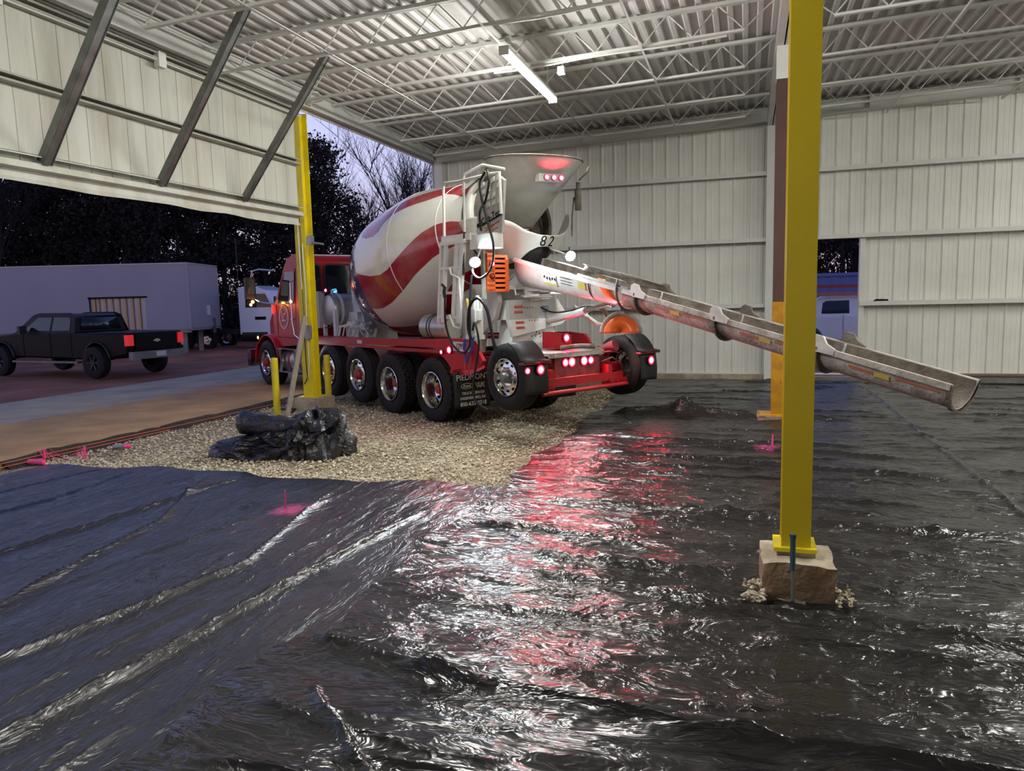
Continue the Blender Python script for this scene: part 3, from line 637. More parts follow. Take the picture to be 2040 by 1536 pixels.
# --- near yellow column on its footing
t = thing('steel_column', 'tall yellow steel column on a concrete footing in the foreground', 'column', (.305, 4.86, 0))
b = MB(); Hcol(b, 0, 0, .36, rz_(.3, 5.41), .172, .20, .013); b.build('shaft', 'yellow', t)
b = MB(); b.bx(-.13, .12, -.13, .13, .335, .36); b.build('base_plate', 'yellow2', t)
b = MB(); rngf = random.Random(5)
def rough_block(b, x0, x1, y0, y1, z0, z1, n=9, amp=.012, seed=1):
    r = random.Random(seed)
    for face in range(5):
        b.m = 1 if face == 4 else 0
        rows = []
        for i in range(n + 1):
            row = []
            for j in range(n + 1):
                u, v = i / n, j / n
                if face == 0: p = [x0 + (x1 - x0) * v, y0, z0 + (z1 - z0) * u]
                elif face == 1: p = [x0 + (x1 - x0) * v, y1, z0 + (z1 - z0) * u]
                elif face == 2: p = [x0, y0 + (y1 - y0) * v, z0 + (z1 - z0) * u]
                elif face == 3: p = [x1, y0 + (y1 - y0) * v, z0 + (z1 - z0) * u]
                else: p = [x0 + (x1 - x0) * v, y0 + (y1 - y0) * u, z1]
                q = np.array
                kx = float(N1(q(p[0] * 14 + seed), q(p[1] * 14 + p[2] * 9))) - .5; ky = float(N2(q(p[0] * 14), q(p[2] * 14 + p[1] * 9 + seed))) - .5; kz = float(N3(q(p[0] * 12 + seed), q(p[1] * 12))) - .5
                p = [p[0] + kx * amp * 2, p[1] + ky * amp * 2, p[2] + kz * amp * 2]
                row.append(tuple(p))
            rows.append(row)
        b.grid(rows)
tf = MB(); rough_block(tf, .105, .525, 4.60, 5.03, -.02, .30, seed=2, amp=.016)
tag(tf.build('concrete_footing', ['rawconc', 'concrete'], smooth=50), 'broken square concrete footing under the near yellow column', 'footing')
b = MB(); b.bx(.20, .42, 4.76, 4.98, .295, .336); tag(b.build('grout_pad', 'concrete'), 'thin grout pad between footing and near yellow column plate', 'grout')
tag(link('rubble', stones(90, lambda r: (r.uniform(0.0, .12), r.uniform(4.45, 4.75), .10 + .05 * r.random()), .012, .026, 8)), 'small heap of broken concrete crumbs left of the near footing', 'rubble', kind='stuff')
tag(link('rubble', stones(50, lambda r: (r.uniform(.53, .62), r.uniform(4.5, 4.75), .10 + .04 * r.random()), .010, .024, 9)), 'small heap of broken concrete crumbs right of the near footing', 'rubble', kind='stuff')
# hammer standing on its head, leaning on the footing
t = thing('hammer', 'framing hammer standing head down against the near footing', 'hammer', (.275, 4.50, .095))
b = MB(); b.tube([(0, 0, .02), (0, .015, .12), (0, .03, .2)], .010, 8); b.build('shank', 'galv', t)
M['grip'] = mat('teal_rubber_grip', (.03, .07, .08), .5)
b = MB(); b.tube([(0, .03, .2), (0, .04, .27), (0, .055, .37), (0, .058, .41)], [.014, .017, .016, .022], 10); b.build('handle', 'grip', t)
b = MB(); b.cyl((.012, 0, .015), (.055, -.004, .012), .013, .011); b.cyl((.055, -.004, .012), (.072, -.005, .011), .016); b.tube([(-.01, 0, .018), (-.045, -.004, .02), (-.085, -.02, .035)], [.012, .009, .003], 8); b.build('head', 'galv', t)

# --- far brown column
t = thing('steel_column', 'brown steel column behind the yellow one, ochre at its foot and white on top', 'column', (.455, 11.72, 0))
b = MB(); Hcol(b, 0, 0, 1.80, 4.95, .19, .22); b.build('shaft', 'brown', t)
b = MB(); Hcol(b, 0, 0, .13, 1.80, .20, .23); b.build('lower_shaft', 'ochre', t)
b = MB(); Hcol(b, 0, 0, 4.95, rz_(.45, 5.41), .19, .22); b.build('upper_shaft', 'steelwhite', t)
b = MB(); b.bx(-.26, .2, -.22, .22, .11, .13); b.build('base_plate', 'ochre', t)
b = MB(); rough_block(b, .16, .72, 11.45, 12.0, -.02, .12, seed=6); b2 = b
tag(b.build('concrete_footing', ['rawconc', 'rawconc'], smooth=50), 'low square footing under the brown column near the back', 'footing')
b = MB()
for z0, z1 in ((0, .02), (.18, .2)): b.bx(.35, .57, -3, YW - .25, rz_(.46, 5.0) + .145 + z0, rz_(.46, 5.0) + .145 + z1)
b.bx(.45, .47, -3, YW - .25, rz_(.46, 5.145), rz_(.46, 5.345)); struct(b.build('trim_3', 'steelwhite'))

# --- left yellow post, footing, bollards, plank
t = thing('steel_post', 'yellow steel post at the left opening with conduits strapped to it', 'column', (-7.57, 11.72, 0))
b = MB(); Hcol(b, 0, 0, .27, 5.27, .21, .25, .014); b.build('shaft', 'yellow2', t)
b = MB(); b.bx(-.2, .2, -.17, .17, .25, .27); b.build('base_plate', 'yellow2', t)
b = MB(); b.tube([(-.02, -.16, 5.0), (-.02, -.155, 3.4), (-.01, -.155, 2.8), (.0, -.155, 2.2)], .011, 6); b.tube([(.05, -.15, 3.0), (.07, -.15, 2.2), (.05, -.15, 1.5), (.06, -.15, .9), (.02, -.15, .6)], .010, 6)
b.build('conduit', 'steelwhite', t)
b = MB(); b.tube([(.0, -.155, 1.45), (.0, -.16, .9), (.02, -.16, .62), (-.06, -.155, .5)], .010, 6); b.tube([(.02, -.15, 3.6), (.03, -.15, 3.0), (.0, -.15, 2.2), (.01, -.15, 1.5)], .006, 5); b.build('cable', 'darkplastic', t)
b = MB(); b.bx(.11, .19, -.1, .02, 2.98, 3.14); b.cyl((.19, -.05, 3.02), (.42, -.05, 2.98), .018, n=8); b.build('junction_box', 'cap', t)
b = MB(); b.bx(.02, .14, -.19, -.13, 1.32, 1.56); b.build('switch_box', 'cap', t)
b = MB(); rough_block(b, -.28, .28, -.26, .26, -.02, .25, seed=9); o = b.build('footing', ['concrete', 'concrete'], None, smooth=50, loc=(-7.58, 11.75, 0)); tag(o, 'rough concrete footing under the left yellow post', 'footing')
for (x, y, h, lb) in ((-7.98, 11.2, 1.0, 'left of the plank'), (-7.72, 12.5, .95, 'behind the left yellow post beside a tyre')):
    b = MB(); b.cyl((0, 0, -.05), (0, 0, h - .02), .062, n=20); b.lathe([(h - .02, .062), (h, .055), (h + .008, .02), (h + .01, .0001)], (0, 0, 0), (0, 0, 1), 20)
    tag(b.build('bollard', 'yellow2', loc=(x, y, 0)), 'short round yellow bollard ' + lb, 'bollard')
b = MB(); b.bar((-7.62, 10.98, .02), (-7.50, 11.50, 1.72), .085, .04, (1, -.5, 0)); tag(b.build('leaning_plank', 'wood'), 'weathered grey plank leaning on the left yellow post', 'plank')
b = MB(); b.tube([(-8.5, 11.9, .0), (-8.1, 11.55, .03), (-7.8, 11.5, .05), (-7.75, 11.3, .02)], .02, 6); tag(b.build('black_strap', 'black'), 'black strap lying on gravel beside the plank and bollard', 'strap')

# --- small things on the ground
for i, (x, y, a, lb) in enumerate(((-8.25, 8.0, .5, 'beside the gravel, cap pointing right'), (-8.55, 6.95, .1, 'nearest the dark blue plastic corner'))):
    t = thing('spray_can', 'pink marking paint can lying on its side ' + lb, 'spray can', (x, y, .035), a)
    b = MB(); b.cyl((-.12, 0, 0), (.03, 0, 0), .033, n=16); b.build('can', 'cap' if i == 0 else 'pink', t)
    b = MB(); b.cyl((.03, 0, 0), (.10, 0, 0), .036, .033, n=16); b.cyl((.10, 0, 0), (.11, 0, 0), .02, n=12); b.build('cap', 'pink', t)
b = MB()
P = [(-8.62, 3.5, .1), (-8.6, 6.9, .1), (-8.55, 9.5, .08), (-8.5, 13.0, .07)]
b.tube(P, .004, 4); b.tube([(-8.7, 4.5, .05), (-8.55, 7.2, .06), (-8.52, 9.2, .05)], .004, 4)
tag(b.build('mason_line', mat('orange_string', (.8, .15, .06), .6)), 'thin orange mason line stretched along the apron edge', 'string')
for i, (x, y) in enumerate(((-8.66, 7.15), (-8.2, 7.35))):
    b = MB(); r = random.Random(i)
    for k in range(9): b.tube([(0, 0, .02), (r.uniform(-.1, .1), r.uniform(-.1, .1), .12 * r.random() + .06), (r.uniform(-.25, .25), r.uniform(-.15, .15), .02)], .003, 4)
    b.cyl((0, 0, -.02), (0, 0, .16), .008); tag(b.build('string_stake', 'pink', loc=(x, y, 0)), 'stake with tangled pink string ' + ('at the apron edge beside the near paint can' if i == 0 else 'at the far corner of the left plastic sheet'), 'stake')
for i, (x, y, h, lb) in enumerate(((-4.12, 5.82, .17, 'in the left plastic sheet'), (.31, 9.35, .20, 'in the plastic left of the yellow column'))):
    t = thing('marker_stake', 'short pink-sprayed rebar stake poking up ' + lb, 'stake', (x, y, .03))
    b = MB(); b.cyl((0, 0, 0), (0, 0, h), .008, n=8); b.build('rod', 'pink' if i else 'pinkdark', t)
# dark rag on the girt, boards at the wall foot
b = MB(); rr = random.Random(4); b.grid([[(2.50 + i * .045, YW - .19 + j * .045, 1.72 + ((.03 if i else 0) + .012 * rr.random()) * math.sin(PI * j / 3)) for i in range(7)] for j in range(4)])
tag(solid(b.build('rag', 'blackprint'), .01), 'small dark rag lying on the lowest girt right of the doorway', 'rag')
b = MB(); b.bx(4.0, 6.9, YW - .20, YW - .06, .185, .21); tag(b.build('floor_board', 'board'), 'long raw board lying on the curb at the foot of the back wall, right side', 'board')
b = MB(); b.bx(4.3, 9.5, YW - .45, YW - .27, .06, .14); tag(b.build('steel_channel', 'galv'), 'grey steel channel lying on the plastic along the right back wall', 'steel channel')
b = MB(); b.bx(.9, 3.0, YW - .4, YW - .27, .06, .14); tag(b.build('steel_channel', 'galv'), 'grey steel channel lying across the foot of the doorway', 'steel channel')

# --- plastic roll heap on the gravel
t = thing('plastic_bundle', 'rumpled half-unrolled roll of black plastic lying on the gravel', 'plastic roll', (-5.55, 8.15, 0), math.radians(10))
PB = plastic_mat('black_poly_bundle', (2.2, 2.2, 2.2), facets=((2.2, .25), (7, .18)), big=.5, rough=(.16, .28)); M['plasticR'] = PB
b = MB(); pr = []
for k in range(15):
    s = k / 14; r0 = .155 - .02 * s + .012 * math.sin(k * 1.7)
    row = []
    for j in range(44):
        a = 2 * PI * j / 43 * 1.12; r_ = r0 * (1 - .06 * j / 43) + .006 * math.sin(j * 1.3 + k)
        row.append((-.72 + .95 * s, -.02 - .10 * s + r_ * math.cos(a), .43 - .10 * s + r_ * math.sin(a)))
    pr.append(row)
b.grid(pr); solid(b.build('rolled_end', 'plasticR', t), .006)
def crumple(cx, cy, sx_, sy_, hz, seed, name, nz_=46, na=90):
    b = MB(); rows = []; v1, v2, v3 = Val(seed), Val(seed + 1), Val(seed + 2)
    for i in range(nz_ + 1):
        th = PI / 2 * i / nz_; row = []
        for j in range(na):
            a = 2 * PI * j / na; ca, sa = math.cos(a), math.sin(a)
            q = lambda v, f: float(v(np.array((ca * 1.1 + 3) * f), np.array((sa * 1.1 + 3 + th * 1.3) * f)))
            k = .66 + .55 * (1 - abs(2 * q(v1, 2.1) - 1)) + .20 * (1 - abs(2 * q(v2, 4.7) - 1)) + .04 * (1 - abs(2 * q(v3, 10) - 1))
            k = k / 1.1; rr_ = math.sin(th) ** .6
            zz = hz * math.cos(th) ** .55 * (.75 + .35 * q(v2, 1.8))
            row.append((cx + sx_ * rr_ * ca * k, cy + sy_ * rr_ * sa * k, max(zz, 0)))
        rows.append(row)
    b.grid(rows, wrap=True); return b.build(name, 'plasticR', t, smooth=28)
crumple(.28, .02, .40, .33, .60, 21, 'crumpled_mass'); crumple(-.42, -.12, .62, .24, .26, 31, 'flattened_tail'); crumple(-.02, -.12, .34, .2, .42, 51, 'fallen_fold')

# ================================================================== TUBE LAMPS
def tube_lamp(x, y, z, label, L_=2.44):
    t = thing('tube_lamp', label, 'lamp', (x, y, z), 0, 'tube lamps hung from the joists')
    b = MB(); b.bx(-.06, .06, -L_ / 2, L_ / 2, .035, .075); b.prism([(-.06, .035), (-.03, .0), (.03, .0), (.06, .035)], lambda a, c, t_: (a, t_, c + .0), -L_ / 2, -L_ / 2 + .03)
    b.bx(-.065, .065, -L_ / 2 - .015, -L_ / 2, -.03, .08); b.bx(-.065, .065, L_ / 2, L_ / 2 + .015, -.03, .08); b.build('housing', 'steelwhite', t)
    b = MB(); P = [[(.06 * math.cos(a), y_, .035 - .062 * math.sin(a)) for a in [PI * k / 10 for k in range(11)]] for y_ in (-L_ / 2, L_ / 2)]
    b.grid(P); b.build('diffuser', 'tube', t)
    for yy in (-L_ / 2 + .3, L_ / 2 - .3):
        b = MB(); b.tube([(0, yy, .07), (0, yy, rz_(x, 5.57) - z)], .004, 5); b.build('hanger', 'steelwhite', t)
tube_lamp(-2.93, 10.42, 4.99, 'lit white tube lamp hanging from the joists over the truck')
for i, (x, y, lb) in enumerate(((3.9, 7.8, 'right bay nearest the yellow column'), (-2.93, 4.0, 'left bay before the gravel'), (8.6, 13.0, 'far right bay by the back wall'), (8.6, 6.0, 'far right bay near the viewer'))):
    tube_lamp(x, y, rz_(x, 4.9), 'lit white tube lamp under the joists in the ' + lb)
t = thing('lamp_socket', 'small white junction box with a curled cord beside the tube lamp', 'junction box', (-2.62, 10.95, 5.22))
b = MB(); b.bx(-.05, .05, -.05, .05, -.05, .05); b.build('box', 'steelwhite', t)
b = MB(); b.tube([(0, 0, .05), (.05, .1, .2), (-.05, .15, .3), (-.2, .1, .25), (-.28, 0, .12)], .008, 6); b.build('cord', 'steelwhite', t)

# ================================================================== MIXER TRUCK  (local x = rearwards, y = towards its right side, z = up)
T = thing('mixer_truck', 'red concrete mixer truck with white and red wave-painted drum and long chute', 'truck', (-4.72, 10.79, 0), math.radians(-33.5))
CV = 1.2
def part(b, name, mats, parent=None, smooth=35): return b.build(name, mats, parent or T, smooth)
# --- frame
b = MB()
for v in (.78, 1.62): b.bx(-8.3, 1.75, v - .045, v + .045, .74, 1.02)
for u in (-7.6, -5.2, -3.2, -2.0, -.7, .7, 1.7): b.bx(u - .05, u + .05, .78, 1.62, .78, .98)
part(b, 'chassis_frame', 'red')
# --- deck skirt (long red strip over the tyres)
b = MB()
P = [(-5.15, 1.14), (-5.15, 1.24), (-1.0, 1.31), (.62, 1.36), (1.0, 1.33), (1.25, 1.05), (1.1, .90), (.70, .88), (.45, .86), (.30, 1.0), (-.05, 1.20), (-1.0, 1.19)]
b.prism(P, lambda x, z, t: (x, t, z), .03, .09)
b.bx(-5.15, .55, .05, .40, 1.24, 1.27); b.bx(-5.15, .3, .03, .09, 1.12, 1.16)
part(b, 'deck_skirt', 'red')
b = MB(); b.prism(P, lambda x, z, t: (x, t, z), 2.33, 2.39); b.bx(-5.15, .55, 2.0, 2.36, 1.24, 1.27); part(b, 'deck_skirt', 'red')
b = MB(); b.bx(-2.65, -2.48, .022, .03, 1.19, 1.25); part(b, 'warning_label', 'decal')
b = MB(); b.bx(.50, .94, .020, .03, 1.17, 1.31); lp = part(b, 'licence_plate', 'decal')
text('plate_number', '1295A', .12, 'blackprint', lp, (.72, .018, 1.24), (1, 0, 0), (0, 0, 1), .002, .9)
# lower splash panel and flap of the rear axle
b = MB(); b.grid([[(.42, .03, .86), (.95, .03, .90), (1.25, .05, 1.0)], [(.50, .0, .80), (1.0, .0, .84), (1.3, .02, .95)]]); 
part(b, 'splash_guard', 'red')
def mudflap(u, v0, v1, z0, z1, name='mud_flap'):
    b = MB(); rows = []
    for i in range(9):
        z = z1 + (z0 - z1) * i / 8
        rows.append([(u + .03 * math.sin(i / 8 * 2.4) + .006 * math.sin(j * 1.1), v0 + (v1 - v0) * j / 8, z) for j in range(9)])
    b.grid(rows); o = part(b, name, 'black'); solid(o, .008); return o
fl_ = mudflap(.66, -.11, .56, .29, .86)
def ft(txt, z, s, v=.225, m='decal', k=1.0): return text('lettering', txt, s, m, fl_, (.715, v, z), (0, 1, 0), (0, 0, 1), .002, k)
ft('PIEDMONT', .765, .125, m='decal', k=1.0)
ft('TRUCK CENTER', .52, .06); ft('GREENSBORO, NC', .445, .06); ft('800-632-0218', .355, .088)
b = MB(); n = 28
for r0, r1 in ((1.0, .86),): b.grid([[(.716, 0.11 + .115 * k * math.cos(2 * PI * i / n), .635 + .045 * k * math.sin(2 * PI * i / n)) for i in range(n)] for k in (r0, r1)], wrap=True)
part(b, 'oval_badge', 'gold', fl_)
ft('Ford', .632, .07, v=.11)
b = MB()
for a, e in (((.33, .675), (.365, .595)), ((.40, .675), (.365, .595)), ((.37, .675), (.41, .595)), ((.45, .675), (.41, .595)), ((.43, .595), (.50, .675)), ((.44, .675), (.50, .595))): b.bar((.717, a[0] - .06, a[1]), (.717, e[0] - .06, e[1]), .018, .003, (1, 0, 0))
part(b, 'maker_mark', 'gold', fl_)
b = MB()
for i in range(5): b.cyl((.655, -.06 + i * .14, .84), (.70, -.06 + i * .14, .84), .012, n=8)
part(b, 'flap_bolts', 'galv', fl_)
b = MB(); b.bx(.60, .66, -.11, .56, .84, .90); part(b, 'flap_bracket', 'red')
mudflap(.66, 1.78, 2.42, .26, .86)

# --- wheels
def tyre_mesh(lug, wd=.28, R=.53, name='tyre'):
    b = MB(); n = 168; prof = []
    sidep = [(0.035, .29), (.012, .33), (.0, .38), (.0, .43), (.012, .48), (.03, .512)]
    for y, r in sidep: prof.append((y, r, 0))
    k = 14
    for i in range(k + 1): prof.append((.035 + (wd - .07) * i / k, R - .008 * abs(2 * i / k - 1) ** 3, 1))
    for y, r in reversed(sidep): prof.append((wd - y, r, 0))
    rows = []
    for q, (y, r, tr) in enumerate(prof):
        row = []
        for j in range(n):
            a = 2 * PI * j / n; rr = r
            if tr:
                i = q - len(sidep)
                if lug:
                    if i in (3, 7, 11) : rr -= .020
                    elif ((j + (3 if (i // 4) % 2 else 0)) % 6) in (0,): rr -= .026
                else:
                    if i in (3, 7, 11): rr -= .010
            row.append((rr * math.cos(a), y, rr * math.sin(a)))
        rows.append(row)
    b.grid(rows, wrap=True); b.lathe([(.035, .29), (wd - .035, .29)], (0, 0, 0), (0, 1, 0), 40)
    return b.mesh('tyre', 'rubber', 25)
TY_LUG = tyre_mesh(True); TY_RIB = tyre_mesh(False)
def rim_disc(convex, n=48):
    # aluminium disc, hand holes as dark recesses
    b = MB()
    if convex:   # flat face near the outside
        b.lathe([(.03, .292), (.0, .295), (-.004, .285), (.018, .272), (.05, .262), (.05, .235), (.035, .20), (.03, .15), (.045, .135), (.05, .10)], (0, 0, 0), (0, 1, 0), n)
        b.m = 1
        for i in range(10):
            a = 2 * PI * i / 10; c = (.222 * math.cos(a), .032, .222 * math.sin(a)); b.cyl((c[0], .030, c[2]), (c[0], .045, c[2]), .021, n=12)
        b.m = 0
        for i in range(10):
            a = 2 * PI * (i + .5) / 10; b.cyl((.155 * math.cos(a), .05, .155 * math.sin(a)), (.155 * math.cos(a), .005, .155 * math.sin(a)), .013, .010, n=6)
    else:        # deep barrel of the outer dual wheel
        b.lathe([(.03, .292), (.0, .295), (-.004, .285), (.015, .272), (.05, .262), (.12, .250), (.22, .244), (.245, .20), (.24, .14), (.235, .10)], (0, 0, 0), (0, 1, 0), n)
        b.m = 1
        for i in range(10):
            a = 2 * PI * i / 10; b.cyl((.215 * math.cos(a), .222, .215 * math.sin(a)), (.215 * math.cos(a), .240, .215 * math.sin(a)), .024, n=12)
    return b.mesh('rim', ['alu', 'blackprint'], 30)
RIM_F = rim_disc(True); RIM_D = rim_disc(False)
def hub_mesh(front, depth):
    b = MB()
    if front: b.lathe([(depth, .10), (depth - .05, .095), (depth - .07, .075), (depth - .10, .06), (depth - .105, .0001)], (0, 0, 0), (0, 1, 0), 24)
    else:
        b.lathe([(depth, .11), (depth - .06, .105), (depth - .075, .075), (depth - .13, .07), (depth - .14, .0001)], (0, 0, 0), (0, 1, 0), 24)
        for i in range(8): a = 2 * PI * i / 8; b.cyl((.088 * math.cos(a), depth - .055, .088 * math.sin(a)), (.088 * math.cos(a), depth - .085, .088 * math.sin(a)), .010, n=6)
    return b.mesh('hub', 'hubred', 30)
HUB_F = hub_mesh(True, .05); HUB_D = hub_mesh(False, .24); HUB_T = hub_mesh(True, .05).copy(); HUB_T.materials.clear(); HUB_T.materials.append(M['galv'])
def wheel(u, v, z, ty, rim, hub, flip=False, rot=0., sy=1.0, inner=None):
    o = link('wheel', ty, T, (u, v, z)); o.rotation_euler = (0, rot, PI if flip else 0); o.scale = (1, sy, 1)
    r = link('rim', rim, o, (0, 0, 0)); link('hub', hub, o, (0, 0, 0))
    if inner: q = link('inner_tyre', ty, o, (0, inner, 0))
    return o
for u, z in ((-.12, .515), (-1.49, .515)):
    wheel(u, 0, z, TY_LUG, RIM_D, HUB_D, rot=u, inner=.32); wheel(u, 2.42, z, TY_LUG, RIM_D, HUB_D, True, rot=u, inner=.32)
for u, z in ((-2.66, .60), (-3.90, .61)):
    wheel(u, -.0, z, TY_RIB, RIM_F, HUB_F, rot=u, sy=1.05); wheel(u, 2.42, z, TY_RIB, RIM_F, HUB_F, True, rot=u, sy=1.05)
wheel(-7.30, .02, .585, TY_RIB, RIM_F, HUB_F, sy=1.35); wheel(-7.30, 2.40, .585, TY_RIB, RIM_F, HUB_F, True, sy=1.35)
for v_, f_ in ((-.10, False), (2.42, True)):
    o = wheel(1.92, v_, .865, TY_RIB, RIM_F, HUB_T, f_, rot=.3); o.scale = (.885, 1.05, .885)
b = MB()
for u in (-.12, -1.49): b.cyl((u, .5, .515), (u, 1.9, .515), .09, n=12); b.cyl((u - .12, 1.2, .52), (u + .12, 1.2, .52), .20, n=16); b.bx(u - .5, u + .5, .72, .86, .60, .70)
for u in (-2.66, -3.9, -7.3): b.cyl((u, .3, .58), (u, 2.1, .58), .055, n=10)
part(b, 'axles', 'grime')

# --- tag axle assembly at the back
b = MB(); b.bx(1.62, 2.02, .74, 1.65, .76, 1.11); part(b, 'rear_box', 'grime')
b = MB(); b.bx(1.05, 2.06, .60, 1.70, 1.11, 1.15); b.bx(2.04, 2.07, .60, 1.70, 1.08, 1.15)
part(b, 'step_deck', 'tread')
b = MB(); b.bx(2.1, 2.16, .35, 2.02, .68, .80); b.cyl((2.24, .30, .61), (2.24, 2.02, .62), .030, n=12); b.bx(2.00, 2.14, .55, .62, .56, .92); b.bx(2.00, 2.14, 1.72, 1.80, .56, .92)
b.bx(1.85, 1.98, .25, 2.15, .80, .92)
part(b, 'tag_axle_beam', 'red')
for v in (.40, 1.90):
    b = MB(); pts = [(2.15 + .05 * math.cos(k * .9), v - .19 + .38 * k / 90, .66 + .05 * math.sin(k * .9)) for k in range(91)]; b.tube(pts, .009, 5); part(b, 'coil_spring', 'red')
b = MB(); b.bx(1.7, 1.95, 1.66, 1.95, .72, 1.05); b.cyl((1.9, 1.86, 1.12), (2.12, 1.90, 1.20), .09, n=14); b.prism([(0, 0), (.3, .05), (.36, .34), (.12, .40)], lambda a, c, t: (t, 1.66 + a, .62 + c), 1.72, 1.80)
b.tube([(2.0, 1.7, .95), (2.1, 1.85, 1.02), (2.1, 2.05, .9), (2.05, 2.15, .7)], .016, 6); b.tube([(2.0, 1.62, 1.1), (2.16, 1.75, 1.12), (2.1, 2.0, 1.08)], .013, 6)
part(b, 'steering_knuckle', 'grime')
b = MB(); b.bx(1.7, 1.95, .32, .62, .74, 1.02); part(b, 'steering_knuckle', 'grime')
def fender(v0, v1, s):
    b = MB(); rows = []
    for i in range(9):
        a = math.radians(8 + 62 * i / 8); u = 1.9 + .60 * math.sin(a); z = .86 + .60 * math.cos(a) - .02
        rows.append([(u, v, z) for v in (v0, v1)])
    rows = [[(1.92 + .51 * math.sin(math.radians(a)), v, .87 + .51 * math.cos(math.radians(a))) for v in (v0, v1)] for a in range(22, 70, 8)]
    rows.append([(2.50, v0, 1.09), (2.50, v1, 1.09)])
    b.grid(rows); o = part(b, 'tag_fender', 'black'); solid(o, .02)
    b = MB(); b.bx(2.38, 2.47, v0 - .03, v1 + .04, 1.065, 1.095); b.bx(2.36, 2.39, v0 + .1, v0 + .18, .9, 1.07); part(b, 'flap_hanger', 'grime')
    mudflap(2.41, v0 + .01, v1 - .01, .66, 1.07)
fender(-.20, .24, 1); fender(2.10, 2.48, 1)

# --- lamps
def lamp(u, v, z, r, hot=True, m='ledred', axis=(1, 0, 0), mm=None):
    a = Vector(axis); p = Vector((u, v, z))
    b = MB(); b.lathe([(0, r * 1.28), (.02, r * 1.24), (.022, r * 1.02)], p, a, 20); b.cyl(p, p + a * .006, r * 1.28, n=20)
    o = part(b, 'lamp_housing', 'darkplastic' if not mm else mm)
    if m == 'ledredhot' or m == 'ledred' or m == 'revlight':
        b = MB(); b.lathe([(.020, r * 1.22), (.026, r * 1.1), (.026, r * .80)], p, a, 20); part(b, 'halo_rim', 'redhalo' if m != 'revlight' else 'redhalo', o)  # rim made to glow as the halo around the lamp
    b = MB(); b.lathe([(.012, r * .85), (.026, r * .72), (.034, r * .4), (.036, .0001)], p, a, 20); part(b, 'lens', m, o)
    return o
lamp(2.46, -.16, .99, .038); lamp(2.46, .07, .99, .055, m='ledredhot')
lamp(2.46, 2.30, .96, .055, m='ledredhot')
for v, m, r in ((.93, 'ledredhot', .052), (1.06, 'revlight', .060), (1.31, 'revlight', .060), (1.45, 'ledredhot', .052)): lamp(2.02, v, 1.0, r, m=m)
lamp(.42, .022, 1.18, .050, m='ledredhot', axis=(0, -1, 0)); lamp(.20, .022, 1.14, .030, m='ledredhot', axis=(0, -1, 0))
# toolbox with red lamp at the right rear
b = MB(); b.prism([(0, 0), (.36, 0), (.36, .20), (0, .26)], lambda a, c, t: (t, 1.10 + a, 1.17 + c), 1.35, 1.62); part(b, 'lamp_box', 'red')
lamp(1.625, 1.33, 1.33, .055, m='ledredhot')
b = MB(); b.tube([(1.70, 1.15, 1.19), (1.85, 1.4, 1.21), (1.95, 1.62, 1.20)], .035, 8); b.lathe([(-.01, .035), (.01, .035), (.01, .05), (-.01, .05)], (1.98, 1.70, 1.19), (0, 0, 1), 16, closed=True); part(b, 'tow_hook', 'cement')

# --- cab
def cabw(z): return 1.02 - .05 * max(0, z - 1.9)
side_poly = [(-6.85, 1.02), (-6.98, 1.30), (-7.00, 1.85), (-6.78, 2.05), (-6.38, 2.72), (-6.22, 2.90), (-5.9, 2.98), (-5.35, 2.98), (-5.25, 2.90), (-5.23, 1.25), (-5.4, 1.12)]
def poly_side(b, poly, cv, hw, inset=0):
    n = len(poly)
    P = [(x, cv - hw(z), z) for x, z in poly] + [(x, cv + hw(z), z) for x, z in poly]
    b.add(P, [(i, (i + 1) % n, n + (i + 1) % n, n + i) for i in range(n)] + [tuple(range(n)), tuple(range(2 * n - 1, n - 1, -1))])
b = MB(); poly_side(b, side_poly, 1.2, lambda z: 1.04 - .07 * max(0, z - 1.9)); o = part(b, 'cab', 'red'); cab = o
md = o.modifiers.new('round', 'BEVEL'); md.width = .05; md.segments = 3; md.limit_method = 'ANGLE'; md.angle_limit = math.radians(30)
sv = lambda z: 1.2 - (1.04 - .07 * max(0, z - 1.9))
b = MB(); W = [(-6.74, 2.03), (-6.42, 2.62), (-6.34, 2.66), (-5.85, 2.66), (-5.82, 2.60), (-5.82, 2.0), (-5.9, 1.96), (-6.70, 1.96)]
n = len(W); b.add([(x, sv(z) - .004, z) for x, z in W] + [(x, sv(z) + .02, z) for x, z in W], [(i, (i + 1) % n, n + (i + 1) % n, n + i) for i in range(n)] + [tuple(range(n))]); part(b, 'side_window', 'glass', cab)
def rrect(y0, y1, z0, z1, r, k=5):
    P = []
    for cx, cy, a0 in ((y1 - r, z1 - r, 0), (y0 + r, z1 - r, 90), (y0 + r, z0 + r, 180), (y1 - r, z0 + r, 270)):
        for i in range(k + 1): a = math.radians(a0 + 90 * i / k); P.append((cx + r * math.cos(a), cy + r * math.sin(a)))
    return P
b = MB(); b.prism(rrect(.66, 1.74, 2.12, 2.76, .07), lambda y, z, t: (t, y, z), -5.235, -5.215); part(b, 'rear_window', 'glass', cab)
b = MB(); b.prism(rrect(.30, .52, 2.05, 2.76, .05), lambda y, z, t: (t, y, z), -5.235, -5.215); part(b, 'rear_window', 'glass', cab)
for y0, y1 in ((.63, 1.77), (.27, .55)):
    b = MB(); A = rrect(y0, y1, (2.09 if y0 > .5 else 2.02), 2.79, .09); B_ = rrect(y0 + .03, y1 - .03, (2.12 if y0 > .5 else 2.05), 2.76, .07)
    b.grid([[(-5.222, a, c) for a, c in A], [(-5.205, a, c) for a, c in A], [(-5.205, a, c) for a, c in B_], [(-5.222, a, c) for a, c in B_]], wrap=True); part(b, 'window_seal', 'darkplastic', cab)
